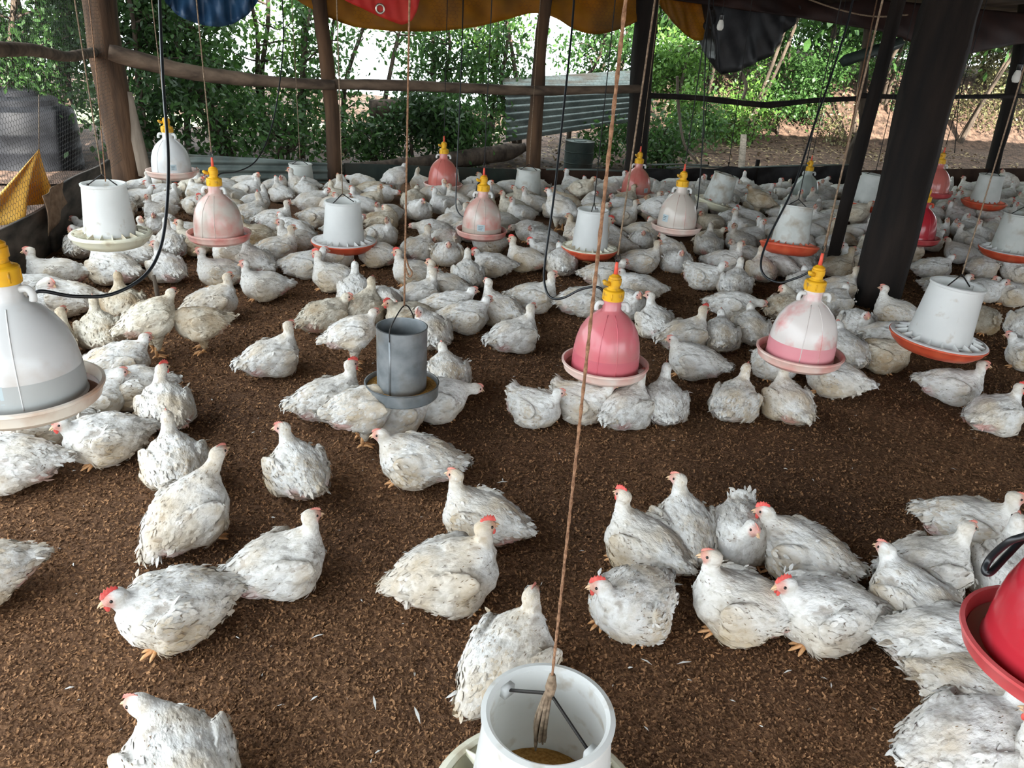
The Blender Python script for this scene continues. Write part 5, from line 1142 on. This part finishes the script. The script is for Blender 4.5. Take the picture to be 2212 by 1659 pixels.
# labels: what each bird sits beside, and its place among its neighbours
LMK = {'D10': 'the left-edge drinker', 'D11': 'the glossy pink drinker', 'D12': 'the pink-blotched drinker', 'D2': 'the blush drinker', 'D1': 'the high white drinker', 'D3': 'the salmon drinker', 'D4': 'the cream centre drinker', 'D5': 'the dusky salmon drinker', 'D6': 'the cream-pink drinker', 'D7': 'the greenish drinker', 'D8': 'the dull red drinker', 'D9': 'the half-hidden red drinker',
       'F1': 'the cream-pan feeder', 'F2': 'the orange-pan feeder', 'F3': 'the small far feeder', 'F4': 'the cloudy feeder', 'F5': 'the jute-rope feeder', 'F6': 'the tilted feeder', 'F7': 'the tilted red pan', 'F8': 'the post-hidden feeder', 'F9': 'the red-slotted feeder', 'F10': 'the grimy feeder', 'F11': 'the right-edge feeder', 'G': 'the galvanised feeder'}
LPX = {}
for k in LMK:
    c = cg if k == 'G' else (DR.get(k) or FD.get(k))[1]; x, y, s_ = PX(np.array([c[0], c[1], 0])); xt, yt, _ = PX(c); LPX[k] = (xt, yt + 25)
ORD = ['first', 'second', 'third', 'fourth', 'fifth', 'sixth', 'seventh', 'eighth', 'ninth', 'tenth', 'eleventh', 'twelfth', 'thirteenth', 'fourteenth', 'fifteenth', 'sixteenth', 'seventeenth', 'eighteenth', 'nineteenth', 'twentieth']
def face_word(h):
    h %= 360
    return 'facing right' if h < 50 or h >= 310 else 'facing away' if h < 130 else 'facing left' if h < 230 else 'facing forward'
buckets = {}
for f in IND:
    if f['label']: continue
    k = min(LPX, key=lambda k: math.hypot(f['px'] - LPX[k][0], 1.6 * (f['py'] - LPX[k][1]))); lx, ly = LPX[k]
    rel = 'left of' if f['px'] < lx - 45 else 'right of' if f['px'] > lx + 45 else ('in front of' if f['py'] > ly else 'behind')
    buckets.setdefault((k, rel, face_word(f['h'])), []).append(f)
for (k, rel, fw_), fs in buckets.items():
    fs.sort(key=lambda f: f['px']); n = len(fs)
    for i, f in enumerate(fs):
        who = 'white hen ' + fw_
        f['label'] = f"{who} {rel} {LMK[k]}" if n == 1 else f"{ORD[i] if i < 20 else ORD[19]} {who} from left, {rel} {LMK[k]}"
def add_hen(f):
    near = f['sc'] > 225
    v = NEAR[f['pose']] if near else FAR[{'alert_r': 'alert_lm', 'low_r': 'low_lm'}.get(f['pose'], f['pose'] + random.choice(['', 'm']) if f['pose'] in ('alert', 'low', 'down', 'stand', 'alert2', 'tuck') else f['pose'])] if f['pose'] in ('alert_r', 'low_r') or f['pose'] in FAR else FAR['low']
    o = link('chicken', v['body']); o.location = f['p']; o.rotation_euler = (0, 0, f['yaw']); o.scale = (f['s'],) * 3
    if near:
        link('plumage', v['plumage'], o)['kind'] = 'stuff'; link('tail', v['tail'], o)['kind'] = 'stuff'; link('beak', v['beak'], o); link('comb', v['comb'][f['comb']], o)
        if f['comb'] == 2: link('wattle', v['wattle'][2], o)
        for e in v['eye']: link('eye', e, o)
        for e in v['leg']: link('leg', e, o)
        for e in v['wing_feathers']: link('wing_feathers', e, o)['kind'] = 'stuff'
    if f.get('grimy') or (f['label'] or '').find('brownish') >= 0 or (f['py'] < 800 and random.random() < .13):
        for q in [o] + ([c for c in o.children if c.name.split('.')[0] in ('plumage', 'tail', 'wing_feathers')] if near else []):
            q.material_slots[0].link = 'OBJECT'; q.material_slots[0].material = MT['chicken_grimy']
    tag(o, f['label'], 'chicken', 'white chickens of the flock')
for f in IND: add_hen(f)
if REST:
    parts, n = [], 0
    for f in REST:
        k = f['pose'] if f['pose'] in FAR else {'alert_r': 'alert_lm', 'low_r': 'low_lm'}.get(f['pose'], 'low')
        c, s_ = math.cos(f['yaw']), math.sin(f['yaw']); R = np.array([[c, -s_, 0], [s_, c, 0], [0, 0, 1]])
        for p in FAR[k]['joined']: parts.append((p[0] * f['s'] @ R.T + f['p'], p[1], p[2]))
    o = link('distant_chickens', tri_to_mesh('distant_chickens', parts, MT['chicken'])); tag(o, 'mass of white chickens crowded farthest back along the wall', 'chickens', kind='stuff')

# ------------------------------------------------------------------ feathers and bits dropped on the litter
def loose_feathers(n):
    Y = RNG.uniform(1.2, 6.5, n); X = (RNG.random(n) - .5) * 2 * (.72 * Y + .2); P = np.stack([X, Y, np.full(n, .008)], 1); P = P[(P - CORNER) @ NL < -.1]; n = len(P)
    P[:, 2] = .004 + .007 * vnoise(P * [1, 1, 0], 6, 1) + .012 * vnoise(P * [1, 1, 0], 1.7, 2) - .010
    d = RNG.normal(0, 1, (n, 3)) * [1, 1, .12]; d /= np.linalg.norm(d, axis=1)[:, None]; nn = np.repeat([[0, 0, 1.0]], n, 0) + RNG.normal(0, .35, (n, 3)); nn -= d * (nn * d).sum(1)[:, None]; nn /= np.linalg.norm(nn, axis=1)[:, None]
    L = RNG.uniform(.007, .026, n) ** 1.0; v, fc, c, _ = feather_cards(P, d, nn, L, L * RNG.uniform(.12, .32, n), np.full(n, .12), np.ones((n, 3)))
    tag(link('shed_feathers', fast_mesh('shed_feathers', v, fc, MT['feathers_floor'])), 'small white feathers and bits shed over the litter', 'feathers', kind='stuff')
loose_feathers(420)
def feather_at(px, py, rz, L, label):
    o = link('shed_feather', fast_mesh('shed_feather', *feather_cards(np.zeros((1, 3)), np.array([[1, 0, .05]]), np.array([[0, 0, 1.0]]), np.array([L]), np.array([L * .16]), np.array([.1]), np.ones((1, 3)))[:2], MT['feathers_floor']))
    o.location = G(px, py) + (0, 0, .012); o.rotation_euler = (0, 0, rz); tag(o, label, 'feather', 'single white feathers on the litter')
for a in ((1460, 1440, .2, .05, 'white feather lying below the round dirty hen'), (1408, 1442, 2.6, .04, 'white feather left of the one below the dirty hen'), (812, 1540, 1.9, .05, 'white feather on the litter left of the bottom feeder'), (1072, 1048, .2, .05, 'white feather right of the broad resting hen'), (672, 1385, .5, .04, 'white feather below the open-beaked hen at left'), (372, 1530, .1, .045, 'white feather above the hen cut by the bottom edge'), (908, 1570, 2.0, .06, 'long feather shaft on the litter near the bottom feeder'), (1690, 1460, .4, .035, 'white feather below the hunched red-combed hen')): feather_at(*a)
mb = MB().lathe([(.001, .004), (.016, .005), (.022, .014), (.021, .022), (.0185, .020), (.018, .012), (.001, .008)], 7); o = mb.build('plastic_cap', MT['white_plastic'], loc=G(1140, 1282), rot=(.4, .3, .5)); tag(o, 'small dirty white plastic cap on the litter', 'cap')
